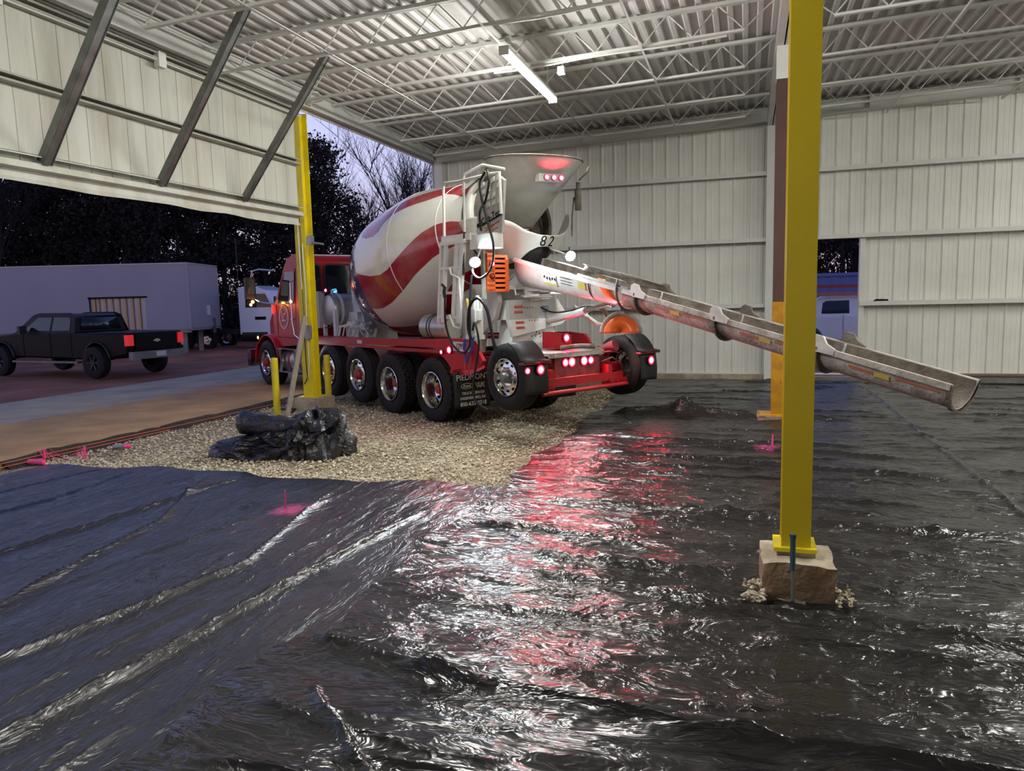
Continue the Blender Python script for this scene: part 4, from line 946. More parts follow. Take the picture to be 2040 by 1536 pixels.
b = MB(); b.bx(-5.24, -5.205, .82, .90, 2.12, 2.22); b.tube([(-5.20, .78, 2.18), (-5.20, .80, 2.24), (-5.20, .88, 2.25), (-5.20, .90, 2.19)], .008, 5); part(b, 'glowing_screen', 'screen', cab)
# door seams, handle, badge
b = MB()
for P in ([(-6.80, 1.95), (-6.80, 1.2)], [(-5.78, 2.72), (-5.78, 1.2)], [(-6.80, 1.2), (-5.78, 1.2)]): b.tube([(x, sv(z) - .001, z) for x, z in P], .006, 4)
part(b, 'door_seam', 'blackprint', cab)
b = MB(); b.bx(-6.0, -5.88, sv(1.6) - .03, sv(1.6), 1.60, 1.63); part(b, 'door_handle', 'chrome', cab)
b = MB()
for r0, r1 in ((.27, .245), (.222, .208)): b.grid([[(-6.42 + r * math.cos(2 * PI * i / 40), sv(1.68) - .003, 1.66 + r * math.sin(2 * PI * i / 40)) for i in range(40)] for r in (r0, r1)], wrap=True)
part(b, 'door_badge', 'decal', cab)
text('monogram', 'L', .36, 'decal', cab, (-6.49, sv(1.66) - .003, 1.67), (1, 0, 0), (0, 0, 1), .001, .8); text('monogram', 'C', .26, 'decal', cab, (-6.37, sv(1.66) - .004, 1.65), (1, 0, 0), (0, 0, 1), .001)
b = MB(); b.tube([(-5.72, .13, 2.45), (-5.70, .06, 2.40), (-5.70, .06, 1.55), (-5.62, .06, 1.28), (-5.50, .13, 1.18)], .017, 8); part(b, 'grab_handle', 'chrome', cab)
b = MB(); b.tube([(-5.70, .05, 2.02), (-5.70, .05, 1.98)], .024, 8); part(b, 'marker_lens', 'amber', cab)
b = MB(); b.bx(-5.9, -5.4, .5, 1.9, 2.98, 3.0); b.bx(-6.1, -5.95, .3, .5, 2.98, 3.04)
for v in (.5, .85, 1.2, 1.55, 1.9): b.box((-6.15, v, 3.0), (.12, .09, .05))
part(b, 'roof_marker', 'white', cab)
# hood, front fender, bumper
b = MB()
hp_ = [(-6.9, 1.1), (-6.95, 1.92), (-7.6, 1.84), (-8.35, 1.66), (-8.5, 1.5), (-8.52, .8), (-8.3, .75), (-7.9, 1.0)]
n = len(hp_); b.add([(x, CV - (.78 if x > -7.5 else .55), z) for x, z in hp_] + [(x, CV + (.78 if x > -7.5 else .55), z) for x, z in hp_], [(i, (i + 1) % n, n + (i + 1) % n, n + i) for i in range(n)] + [tuple(range(n)), tuple(range(2 * n - 1, n - 1, -1))])
o = part(b, 'hood', 'red'); md = o.modifiers.new('round', 'BEVEL'); md.width = .05; md.segments = 3; md.limit_method = 'ANGLE'
for v0, v1 in ((.04, .62), (1.8, 2.38)):
    b = MB(); rows = []
    for i in range(15):
        a = math.radians(-78 + 170 * i / 14); rr = .66 + (.05 if a > .9 else 0)
        rows.append([(-7.30 + rr * math.sin(-a) * 1.05, v, .60 + rr * math.cos(a)) for v in (v0, v0 + .03, v1)])
    rows = [[(x, y, z + (-.02 if j == 0 else 0)) for j, (x, y, z) in enumerate(r_)] for r_ in rows]
    b.grid(rows); o = part(b, 'front_fender', 'red'); solid(o, .03)
b = MB(); b.bx(-8.75, -8.5, .1, 2.3, .45, .85); part(b, 'front_bumper', 'chrome')
lamp(-7.75, .05, 1.17, .04, m='amber', axis=(0, -1, 0))
b = MB(); b.bx(-6.95, -6.92, .10, .14, 1.74, 1.94); part(b, 'side_marker', 'sidered')
# mirror on its arm
b = MB(); b.tube([(-6.85, .15, 2.72), (-7.2, -.06, 2.76), (-7.36, -.16, 2.72), (-7.38, -.18, 2.5)], .018, 8); b.tube([(-6.95, .2, 1.95), (-7.2, -.02, 2.0), (-7.38, -.16, 2.1)], .018, 8); m_ = part(b, 'mirror_arm', 'chrome')
b = MB(); b.prism(rrect(-.34, -.10, 2.08, 2.58, .04), lambda y, z, t: (t, y, z), -7.42, -7.34); part(b, 'mirror', 'darkplastic', m_)
b = MB(); b.prism(rrect(-.31, -.13, 2.2, 2.54, .03), lambda y, z, t: (t, y, z), -7.335, -7.332); part(b, 'mirror_glass', 'chrome', m_)
b = MB(); b.ball((-7.36, -.23, 1.98), .09, 14, (.6, 1, 1)); part(b, 'spot_mirror', 'darkplastic', m_)
b = MB(); b.ball((-7.31, -.20, 2.02), .035, 10); b.ball((-7.31, -.25, 1.95), .028, 10); part(b, 'amber_marker', 'amber', m_)
# fuel tank and steps
b = MB(); b.cyl((-6.62, .42, .68), (-5.35, .42, .68), .30, n=28); tk = part(b, 'fuel_tank', 'tank')
b = MB()
for u in (-6.2, -5.6): b.lathe([(-.035, .302), (-.035, .312), (.035, .312), (.035, .302)], (u, .42, .68), (1, 0, 0), 28)
part(b, 'tank_strap', 'hubred', tk)
b = MB(); b.bx(-6.72, -5.45, .06, .32, .94, .97); b.bx(-6.55, -5.5, .04, .26, .42, .45); b.prism([(-6.62, .94), (-6.45, .94), (-6.40, .66), (-6.52, .42), (-6.60, .42), (-6.50, .66)], lambda x, z, t: (x, t, z), .05, .09); b.prism([(-5.7, .94), (-5.56, .94), (-5.62, .66), (-5.56, .42), (-5.66, .42), (-5.72, .66)], lambda x, z, t: (x, t, z), .05, .09)
part(b, 'cab_steps', 'alu')
lamp(-5.02, .0, 1.08, .03, m='ledsmall', axis=(.5, -.6, -.6), mm='galv')
# exhaust box / rounded grey water tank behind the cab
b = MB(); b.lathe([(-.36, .0001), (-.36, .20), (-.33, .31), (-.26, .345), (.26, .345), (.33, .31), (.36, .20), (.36, .0001)], (-4.72, .78, 1.80), (0, 1, 0), 36); wt = part(b, 'water_tank', 'tank')
b = MB(); b.bx(-5.12, -5.02, .38, .52, 1.42, 2.20); b.bx(-5.16, -5.12, .30, .34, 1.55, 2.0); part(b, 'tank_guard', 'steelwhite', wt)
b = MB(); b.bx(-4.9, -4.82, .4, .46, 1.25, 1.5); b.bx(-4.45, -4.35, .42, .5, 1.25, 1.8); b.lathe([(-.03, .35), (-.03, .362), (.03, .362), (.03, .35)], (-4.72, .62, 1.80), (0, 1, 0), 36); b.cyl((-4.7, .55, 2.14), (-4.7, .55, 2.22), .03); part(b, 'tank_bracket', 'steelwhite', wt)
b = MB(); b.tube([(-5.05, .45, 2.2), (-4.9, .45, 2.17), (-4.72, .5, 2.2)], .012, 5); b.tube([(-5.05, .45, 1.45), (-4.8, .4, 1.43), (-4.5, .45, 1.46)], .012, 5); part(b, 'tank_pipe', 'darkplastic', wt)
# pump and fittings between tank and drum
b = MB(); r = random.Random(2)
for i in range(14): b.box((-4.25 + r.random() * .75, .45 + r.random() * .5, 1.32 + r.random() * .25), (.05 + .1 * r.random(), .05 + .1 * r.random(), .05 + .16 * r.random()), rz=r.random(), ry=r.random())
for i in range(6): u = -4.3 + r.random() * .8; b.tube([(u, .4, 1.28), (u + .05, .42, 1.45), (u + .2, .5, 1.5), (u + .25, .6, 1.3)], .018, 6)
part(b, 'pump_gear', 'steelwhite')
b = MB(); b.bx(-4.55, -4.0, .75, 1.65, 1.02, 1.75); b.prism([(-4.6, 1.02), (-3.7, 1.02), (-3.95, 1.7), (-4.4, 2.1)], lambda x, z, t: (x, t, z), .85, 1.55); part(b, 'front_pedestal', 'white')
lamp(-4.05, .12, 2.20, .03, m='ledredhot', axis=(.3, -.9, 0))

# --- drum
D0 = Vector((-4.1, CV, 2.15)); D1 = Vector((.69, CV, 3.21)); DL = (D1 - D0).length; da = (D1 - D0).normalized(); db = Vector((-da.z, 0, da.x)); dc = Vector((0, 1, 0))
kn = [(0, .4), (.42, .7), (1.3, 1.21), (2.83, 1.21), (DL - .5, .77), (DL, .72)]
ss = np.linspace(0, DL, 150); rr = np.interp(ss, [k[0] for k in kn], [k[1] for k in kn])
for _ in range(110): rr[1:-1] = (rr[:-2] + 2 * rr[1:-1] + rr[2:]) / 4
def dpt(s, ph, off=0.):
    r_ = float(np.interp(s, ss, rr)) + off; a = math.radians(ph)
    return D0 + da * s + (db * math.cos(a) + dc * math.sin(a)) * r_
upT = [(0, -80), (1.0, -83), (1.4, -86), (1.6, -90), (1.81, -95), (2.1, -100), (2.44, -103), (2.69, -102), (2.93, -98), (3.14, -94), (3.36, -89), (3.63, -83), (3.9, -80), (4.06, -80), (4.25, -82), (4.52, -88), (5, -98)]
loT = [(0, -90), (1.25, -94), (1.37, -107), (1.41, -114), (1.54, -122), (1.72, -127), (1.95, -129), (2.29, -128), (2.61, -125), (2.81, -123), (3.02, -120), (3.26, -116), (3.5, -113), (3.73, -110), (3.9, -109), (4.2, -109), (4.52, -113), (5, -121)]
lo1 = [(0, -22), (1.55, -45), (1.72, -59), (1.98, -65), (2.29, -68), (2.47, -66), (2.6, -59.5), (2.77, -55), (3.07, -51), (3.32, -48), (3.56, -46), (3.79, -42), (3.97, -41), (4.17, -45), (4.4, -53), (5, -62)]
itp = lambda tab, s: float(np.interp(s, [t[0] for t in tab], [t[1] for t in tab]))
def band_value(s, ph):        # > 0 inside a red stripe, degrees
    best = -99
    for k in range(-3, 4):
        u_ = itp(upT, s) + 60 * k; l_ = itp(loT, s) + 60 * k
        if k == 1: l_ = itp(lo1, s)
        for w_ in (-360, 0, 360):
            best = max(best, min(u_ + w_ - ph, ph - (l_ + w_)))
    return best
NS, NP = 190, 264
b = MB(); rows = []; att = []; blu = []
for i in range(NS):
    s = (DL - .42) * i / (NS - 1); row = []
    for j in range(NP):
        ph = -180 + 360 * j / NP; row.append(tuple(dpt(s, ph))); att.append(band_value(s, ph) * .018); blu.append(s - 1.58 - .09 * math.sin(math.radians(ph) * 3 + 1))
    rows.append(row)
b.grid(rows, wrap=True)
me = b.mesh('drum', 'white', 60)
a1 = me.attributes.new('stripe', 'FLOAT', 'POINT'); a1.data.foreach_set('value', att)
a2 = me.attributes.new('front', 'FLOAT', 'POINT'); a2.data.foreach_set('value', blu)
def drum_mat():
    m = bpy.data.materials.new('drum_wave_paint'); m.use_nodes = True; n = m.node_tree.nodes; L = m.node_tree.links; b = n['Principled BSDF']
    b.inputs['Roughness'].default_value = .24; b.inputs['Coat Weight'].default_value = .7; b.inputs['Coat Roughness'].default_value = .05
    def step(attr):
        a = n.new('ShaderNodeAttribute'); a.attribute_name = attr; k = n.new('ShaderNodeMath'); k.operation = 'GREATER_THAN'; k.inputs[1].default_value = 0; L.new(a.outputs['Fac'], k.inputs[0]); return k.outputs[0]
    mx = n.new('ShaderNodeMixRGB'); L.new(step('stripe'), mx.inputs[0]); mx.inputs[1].default_value = (.76, .76, .70, 1); mx.inputs[2].default_value = (.34, .010, .022, 1)
    m2 = n.new('ShaderNodeMixRGB'); L.new(step('front'), m2.inputs[0]); m2.inputs[1].default_value = (.018, .018, .10, 1); L.new(mx.outputs[0], m2.inputs[2])
    t = n.new('ShaderNodeTexCoord'); nz = n.new('ShaderNodeTexNoise'); nz.inputs['Scale'].default_value = 1.6; nz.inputs['Detail'].default_value = 7; L.new(t.outputs['Object'], nz.inputs['Vector'])
    r = n.new('ShaderNodeValToRGB'); r.color_ramp.elements[0].position = .5; r.color_ramp.elements[1].position = .8; r.color_ramp.elements[0].color = (0, 0, 0, 1); r.color_ramp.elements[1].color = (.35, .35, .35, 1); L.new(nz.outputs['Fac'], r.inputs[0])
    m3 = n.new('ShaderNodeMixRGB'); L.new(r.outputs[0], m3.inputs[0]); L.new(m2.outputs[0], m3.inputs[1]); m3.inputs[2].default_value = (.40, .37, .32, 1)
    L.new(m3.outputs[0], b.inputs['Base Color']); return m
me.materials.clear(); me.materials.append(drum_mat())
drum = link('drum', me, T)
b = MB()
for row, s in enumerate((1.43, 1.17, .92)):
    nst = 22 - row * 3
    for i in range(nst):
        ph0 = 360 * (i + .5 * (row % 2)) / nst; sc = .125 - row * .012; c = dpt(s, ph0, .004); R_ = float(np.interp(s, ss, rr)); P = [tuple(dpt(s, ph0, .006))]
        for k in range(10):
            a = PI * k / 5; q = sc * (1 if k % 2 == 0 else .42); P.append(tuple(dpt(s + q * math.cos(a), ph0 + math.degrees(q * math.sin(a) / R_), .006)))
        b.add(P, [(0, k, k % 10 + 1) for k in range(1, 11)])
part(b, 'stars', 'decal', drum)['kind'] = 'stuff'
b = MB()
for s in (2.80, 3.92): b.grid([[tuple(dpt(s + ds, 360 * j / 96, of)) for j in range(96)] for ds, of in ((-.012, .0), (-.004, .006), (.004, .006), (.012, .0))], wrap=True)
part(b, 'weld_seam', 'white', drum)
b = MB()
for s, r_, w_ in ((DL - .34, .80, .16),):
    b.lathe([(0, r_ - .14), (0, r_), (.03, r_ + .012), (w_, r_ + .012), (w_ + .02, r_), (w_ + .02, r_ - .14)], D0 + da * s, da, 64, closed=True)
part(b, 'roller_ring', 'white', drum)
b = MB(); b.lathe([(DL - .45, .76), (DL + .02, .70), (DL + .04, .68), (DL + .02, .64), (DL - .45, .70), (DL - 1.5, .80)], D0, da, 64); part(b, 'drum_mouth', 'cement', drum)
b = MB(); P0_, P1_ = [], []
for k in range(60):
    a = k * .16; s = DL - 1.4 + k * .024; P0_.append(tuple(D0 + da * s + (db * math.cos(a) + dc * math.sin(a)) * .70)); P1_.append(tuple(D0 + da * s + (db * math.cos(a) + dc * math.sin(a)) * .40))
b.grid([P0_, P1_]); q = part(b, 'mixing_fin', 'cement', drum); solid(q, .02)
b = MB(); b.lathe([(0, .0001), (0, .45), (-.12, .45), (-.12, .0001)], D0, da, 32); b.cyl(D0 - da * .4, D0, .22, n=20); part(b, 'gearbox', 'white', drum)

# --- rear pedestal that carries the drum rollers
b = MB()
b.prism([(.32, .0), (.32, .92), (.60, 1.02), (1.85, 1.02), (2.1, .92), (2.1, .0), (1.72, -.02), (1.6, .5), (.8, .5), (.7, -.02)], lambda y, z, t: (t, y, 1.12 + z), .30, .42)
part(b, 'rear_pedestal', 'white')
b = MB(); b.prism([(.34, 1.72), (.36, 2.18), (.95, 2.16), (1.02, 1.9), (.92, 1.66), (.62, 1.42), (.48, 1.5)], lambda x, z, t: (x, t, z), .52, .60); b.bx(.42, 1.0, .55, 1.9, 2.08, 2.14); part(b, 'pedestal_side', 'white')
b = MB(); b.prism([(.72, 1.24), (1.69, 1.24), (1.45, 1.86), (.86, 1.86)], lambda y, z, t: (t, y, z), .72, 1.06); part(b, 'chute_pedestal', 'white')
b = MB(); b.bx(.74, 1.10, .66, 1.62, 1.62, 1.92); b.prism([(.66, 1.60), (.66, 1.92), (1.66, 1.92), (1.9, 1.62), (1.74, 1.52), (.74, 1.36)], lambda y, z, t: (t, y, z), 1.02, 1.10); piv = part(b, 'pivot_bracket', 'white')
b = MB(); 
for k, (y, z) in enumerate(((.76, 1.80), (.76, 1.72), (.78, 1.56), (.79, 1.48))): b.bx(1.101, 1.104, y, y + .17, z, z + .022); b.bx(1.101, 1.104, y, y + .17, z + .03, z + .036)
part(b, 'warning_stripes', 'redprint', piv)
b = MB()
for z in (1.80, 1.76, 1.72): b.bx(1.101, 1.104, 1.32, 1.46, z, z + .016)
part(b, 'instruction_label', 'blueprint', piv)
b = MB(); r = random.Random(4)
for k in range(26): b.box((1.062, 1.08 + r.random() * .28, 1.32 + r.random() * .32), (.004, .018, .014))
for k in range(8): b.cyl((1.10, .96 + .055 * (k % 4) + .1 * (k // 4), 1.8 - .2 * (k // 4)), (1.106, .96 + .055 * (k % 4) + .1 * (k // 4), 1.8 - .2 * (k // 4)), .008, n=8)
part(b, 'bolt_marks', 'blackprint', piv)
b = MB(); b.cyl((1.0, 1.2, 1.9), (1.0, 1.2, 2.10), .14, n=20); b.prism([(-.20, 0), (.42, 0), (.36, .22), (-.16, .22)], lambda a, c, t: (1.0 + a, 1.2 + t, 2.05 + c), -.14, .14); b.tube([(1.0, 1.0, 1.98), (1.2, .9, 1.96), (1.25, 1.4, 1.96)], .018, 6); b.bx(1.02, 1.4, 1.0, 1.06, 1.97, 2.0); b.bx(1.0, 1.3, 1.3, 1.6, 2.0, 2.03)
b.tube([(1.05, .9, 2.0), (1.1, .8, 2.0), (1.1, .78, 2.1)], .012, 6)
part(b, 'turntable', 'white')

# --- discharge collector with the number 82
def fan(b, c, a0, a1, top, bot, n=40, k=8):
    rows = []
    for i in range(n + 1):
        a = math.radians(a0 + (a1 - a0) * i / n); zt, zb_ = top(math.degrees(a)), bot(math.degrees(a)); row = []
        for j in range(k + 1):
            z = zb_ + (zt - zb_) * j / k; r_ = .60 + (z - 2.55) * .50
            row.append((c[0] + r_ * math.cos(a), c[1] + r_ * math.sin(a), z))
        rows.append(row)
    b.grid(rows)
ctop = lambda a: float(np.interp(a, [-125, -95, -65, -42, -28, -12, 4, 22, 40, 58, 75, 100], [3.12, 3.17, 3.17, 3.07, 2.95, 2.89, 2.88, 2.90, 2.98, 3.12, 3.30, 3.32]))
cbot = lambda a: float(np.interp(a, [-125, -95, -70, -52, -36, -20, -8, 6, 20, 28, 45, 70, 100], [2.75, 2.72, 2.62, 2.47, 2.50, 2.66, 2.72, 2.72, 2.70, 2.62, 2.70, 2.9, 3.1]))
b = MB(); fan(b, (.62, CV), -118, 80, ctop, cbot); col = part(b, 'collector', 'white', smooth=60); solid(col, .012)
rn_ = .60 + (2.79 - 2.55) * .5 + .014; a82 = math.radians(3)
for ch, da_ in (('8', -6.6), ('2', 6.6)):
    a = a82 + math.radians(da_); text('unit_number', ch, .235, 'blackprint', col, (.62 + rn_ * math.cos(a), CV + rn_ * math.sin(a), 2.79), (-math.sin(a), math.cos(a), 0), (.45 * math.cos(a), .45 * math.sin(a), .9), .004)
b = MB()
rows = []
for i in range(31):
    a = math.radians(-95 + 190 * i / 30); k = 1 + .05 * math.sin(i * 1.7)
    rows.append([(.64 + .58 * math.cos(a) * k, CV + .58 * math.sin(a) * k, 2.78), (.66 + .52 * math.cos(a) * k, CV + .50 * math.sin(a), 2.62), (.80 + .30 * math.cos(a), CV + .24 * math.sin(a), 2.40)])
b.grid(rows); o = part(b, 'rubber_skirt', 'black', smooth=60); solid(o, .012)

# --- charge hopper
b = MB(); rows = []; n = 64
for i in range(25):
    t_ = i / 24; cu = .66 + (1.12 - .66) * t_; cz = 3.02 + (4.02 - 3.02) * t_; R_ = .22 + (.74 - .22) * t_ ** .92
    row = []
    for j in range(n):
        a = 2 * PI * j / n; row.append((cu + R_ * math.cos(a), CV + R_ * math.sin(a), cz + (.06 * math.cos(a) if t_ > .5 else 0) * -t_))
    rows.append(row)
b.grid(rows, wrap=True); hop = part(b, 'charge_hopper', 'hopper', smooth=60); solid(hop, .012)
b = MB(); b.tube([(1.12 + .745 * math.cos(2 * PI * j / 64), CV + .745 * math.sin(2 * PI * j / 64), 4.02 - .06 * math.cos(2 * PI * j / 64)) for j in range(65)], .012, 6, False); part(b, 'hopper_rim', 'cement', hop)
b = MB(); a = math.radians(-14)
cx_, cy_ = 1.06 + .54 * math.cos(a), CV + .54 * math.sin(a); nx_, ny_ = math.cos(a), math.sin(a)
b.box((cx_ + .02, cy_, 3.68), (.14, .40, .11), rz=a); part(b, 'lamp_bar', 'hopper', hop)
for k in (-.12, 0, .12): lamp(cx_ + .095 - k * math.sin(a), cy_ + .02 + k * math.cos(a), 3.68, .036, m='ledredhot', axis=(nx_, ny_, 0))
b = MB(); b.bar((.55, .78, 3.95), (.15, .55, 3.66), .05, .05); b.bar((.62, .70, 3.90), (.42, .52, 3.55), .05, .05); b.prism([(.45, 3.98), (.75, 3.98), (.62, 3.84), (.5, 3.80)], lambda x, z, t: (x, t, z), .60, .66); part(b, 'hopper_brace', 'hopper')
b = MB(); b.cyl((1.35, 1.9, 3.62), (1.30, 1.95, 3.30), .055, n=12); b.cyl((1.36, 1.9, 3.72), (1.35, 1.9, 3.62), .035, n=10); b.tube([(1.28, 1.88, 3.5), (1.25, 1.86, 3.2), (1.28, 1.82, 2.9)], .014, 6); b.tube([(1.35, 1.92, 3.75), (1.45, 1.98, 3.85), (1.50, 2.0, 3.95)], .012, 6); part(b, 'hopper_cylinder', 'cement')

# --- ladder, platform, rails, side plate
b = MB()
for ut, ub, wd in ((.38, .22, .045), (.50, .34, .045), (.80, .62, .085), (.95, .76, .075)): b.bar((ut, -.035, 2.80), (ub, -.035, 1.60), .05, wd, (0, 1, 0)) if 0 else b.bar((ut, -.035, 2.80), (ub, -.035, 1.60), wd, .05, (0, 1, 0))
for k in range(4):
    z = 1.66 + .37 * k; o_ = .14 * (z - 1.6) / 1.2; b.bx(.22 + o_, .80 + o_, -.055, -.015, z, z + .04)
b.bx(.36, 1.0, -.07, .0, 2.76, 2.82)
part(b, 'ladder', 'white')
b = MB(); b.tube([(.40, -.0, 2.82), (.42, -.0, 3.64), (.46, -.0, 3.68), (.80, -.0, 3.66), (1.55, .0, 3.66), (1.76, .02, 3.66), (1.78, .02, 3.1)], .021, 8); b.tube([(.93, -.0, 2.82), (.94, -.0, 3.68), (.98, .0, 3.74), (1.25, 0.12, 3.84), (1.70, .16, 3.72)], .019, 8); part(b, 'guard_rail', 'white')
b = MB(); b.bx(.36, 1.10, -.03, .4, 2.80, 2.90); b.bx(1.05, 1.62, 0, .16, 2.66, 2.86); b.bx(1.05, 1.45, .16, .30, 2.66, 2.86); part(b, 'platform', 'white')
b = MB(); b.prism([(1.08, 2.84), (1.16, 3.54), (1.60, 3.66), (1.76, 3.56), (1.68, 2.86)], lambda x, z, t: (x, t, z), .10, .14); sp = part(b, 'side_plate', 'hopper')
b = MB()
for i in range(4):
    for j in range(4):
        x0 = 1.24 + i * .12; z0 = 3.20 + j * .105 + i * .02
        if (i + j) % 5 != 4: b.prism([(x0, z0), (x0 + .07, z0 + .02), (x0 + .075, z0 + .08), (x0 + .02, z0 + .07)], lambda x, z, t: (x, t, z), .085, .099)
part(b, 'cutout', 'white', sp)['kind'] = 'stuff'
text('lettering', 'Con-Tech', .125, 'blackprint', sp, (1.46, .096, 3.10), (1, 0, .25), (-.1, 0, 1), .002)
b = MB(); b.bar((1.22, .094, 2.99), (1.70, .094, 3.11), .003, .022); part(b, 'underline', 'blackprint', sp)
b = MB()
for z, l_ in ((2.96, .34), (2.92, .22), (2.875, .30)): b.bar((1.30, .094, z - .02), (1.30 + l_, .094, z + .06), .003, .012)
part(b, 'warning_print', 'redprint', sp)
b = MB(); b.cyl((1.14, .09, 3.0), (1.14, .10, 3.0), .03, n=14); part(b, 'hole', 'blackprint', sp)
# orange slotted guard with red lamp
b = MB(); zs = [2.06 + .073 * i for i in range(8)]
b.bx(1.06, 1.09, .28, .42, 2.05, 2.62); b.bx(1.06, 1.09, .62, .68, 2.05, 2.55)
for i in range(8): b.bx(1.06, 1.09, .28, .66, 2.05 + i * .072, 2.05 + i * .072 + .042)
og = part(b, 'slotted_guard', 'orange')
b = MB(); b.bx(1.02, 1.05, .28, .66, 2.06, 2.6); part(b, 'guard_backing', 'blackprint')
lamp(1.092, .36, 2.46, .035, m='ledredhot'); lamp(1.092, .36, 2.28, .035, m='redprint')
b = MB(); b.bx(.98, 1.05, .24, .28, 1.95, 2.66); part(b, 'guard_post', 'hopper')
# work lights
def worklight(u, v, z, ax):
    a = Vector(ax).normalized(); p = Vector((u, v, z))
    b = MB(); b.cyl(p - a * .05, p, .07, .082, n=18); b.cyl(p - a * .05, p - a * .05 + Vector((0, 0, .12)), .01, n=6); o = part(b, 'work_light', 'darkplastic')
    b = MB(); b.lathe([(.0, .075), (.014, .065), (.024, .035), (.028, .0001)], p, a, 20); part(b, 'lens', 'ledwhite', o)
worklight(1.22, -.04, 2.47, (.8, -.45, -.40)); worklight(1.62, 1.46, 2.56, (.8, -.35, -.40))
b = MB(); b.bar((1.20, .0, 2.50), (1.20, .1, 2.7), .02, .02); part(b, 'light_bracket', 'white')
b = MB(); b.bar((1.58, 1.46, 2.58), (1.25, 1.38, 2.70), .02, .02); part(b, 'light_bracket', 'white')
# hydraulics and valves by the ladder
b = MB(); b.bx(.95, 1.05, .04, .2, 1.42, 1.95); b.bx(.86, 1.14, .02, .16, 1.36, 1.42); b.cyl((1.06, .1, 1.6), (1.06, .1, 2.0), .03, n=10); b.cyl((1.14, .08, 1.64), (1.14, .08, 1.78), .05, n=12); b.bx(.96, 1.12, .0, .12, 1.62, 1.80)
b.tube([(.62, -.07, 2.42), (.70, -.10, 2.32), (.90, -.10, 2.26), (.92, -.10, 1.62), (.88, -.10, 1.52), (.72, -.10, 1.55), (.58, -.08, 1.72)], .017, 8)
part(b, 'valve_stand', 'white')
b = MB()
b.tube([(.96, -.02, 2.92), (.95, -.04, 2.7), (.93, -.04, 2.5), (.93, -.04, 2.3)], .020, 7)
part(b, 'spray_wand', 'darkplastic')
b = MB(); b.tube([(.50, -.09, 2.14), (.50, -.11, 2.06), (.51, -.10, 1.98)], .026, 8); b.tube([(.44, -.10, 2.18), (.52, -.10, 2.13)], .02, 6); part(b, 'spray_gun', 'darkplastic')
b = MB(); b.tube([(.94, 0, 1.95), (.98, -.02, 1.90), (.98, -.02, 1.82)], .018, 8); part(b, 'brass_fitting', 'yellowprint')
def hose(name, pts, r, m, n=10):
    P = [Vector(p) for p in pts]; out = []
    for i in range(len(P) - 1):
        p0 = P[max(i - 1, 0)]; p1 = P[i]; p2 = P[i + 1]; p3 = P[min(i + 2, len(P) - 1)]
        for k in range(n):
            t_ = k / n; out.append(.5 * ((2 * p1) + (-p0 + p2) * t_ + (2 * p0 - 5 * p1 + 4 * p2 - p3) * t_ * t_ + (-p0 + 3 * p1 - 3 * p2 + p3) * t_ ** 3))
    out.append(P[-1]); b = MB(); b.tube(out, r, 8); return part(b, name, m)
hose('rubber_hose', [(1.50, -.02, 3.70), (1.40, -.05, 3.55), (1.46, -.06, 3.30), (1.62, -.08, 2.95), (1.74, -.10, 2.65), (1.66, -.10, 2.36), (1.40, -.08, 2.24), (1.18, -.05, 2.32), (1.14, -.02, 2.5)], .017, 'black')
hose('rubber_hose', [(1.54, -.02, 3.71), (1.60, -.04, 3.55), (1.52, -.05, 3.30), (1.38, -.05, 3.15), (1.36, -.02, 2.9)], .017, 'black')
hose('rubber_hose', [(1.06, -.03, 1.35), (1.02, -.05, 1.55), (1.12, -.08, 1.85), (1.34, -.10, 1.96), (1.52, -.08, 1.80), (1.60, -.06, 1.45), (1.62, .0, 1.12)], .024, 'black')
hose('rubber_hose', [(1.10, -.03, 1.50), (1.20, -.06, 1.60), (1.28, -.06, 1.35), (1.22, -.05, 1.1), (1.10, -.05, .7), (1.16, -.05, .45), (1.42, -.02, .35)], .017, 'black')
hose('rubber_hose', [(.51, -.10, 1.98), (.50, -.10, 1.6), (.62, -.08, 1.30), (.85, -.06, 1.16), (1.02, -.05, 1.25), (1.06, -.05, 1.5), (1.08, -.05, 1.9), (1.10, -.02, 2.3)], .016, 'black')
for k in range(3): hose('air_hose', [(.84 + .03 * k, .0, 1.36), (.86 + .02 * k, -.04, 1.20 - .03 * k), (.98, -.06, 1.10 - .04 * k), (1.08 - .02 * k, -.04, 1.20), (1.08, .0, 1.40)], .010, 'bluehose')
hose('air_hose', [(.92, .0, 1.36), (.90, -.05, 1.0), (.96, -.06, .84), (1.04, -.05, 1.0), (1.02, .0, 1.36)], .008, 'redprint')
# aluminium drum-like tank beside the deck
b = MB(); b.lathe([(0, .0001), (0, .18), (.02, .20), (.75, .20), (.77, .18), (.77, .0001)], (-.42, .18, 1.52), (1, 0, 0), 30); ct = part(b, 'side_tank', 'tank')
b = MB(); 
for u in (-.18, -.10): b.lathe([(0, .202), (0, .21), (.012, .21), (.012, .202)], (u, .18, 1.52), (1, 0, 0), 26); 
part(b, 'strap', 'darkplastic', ct)

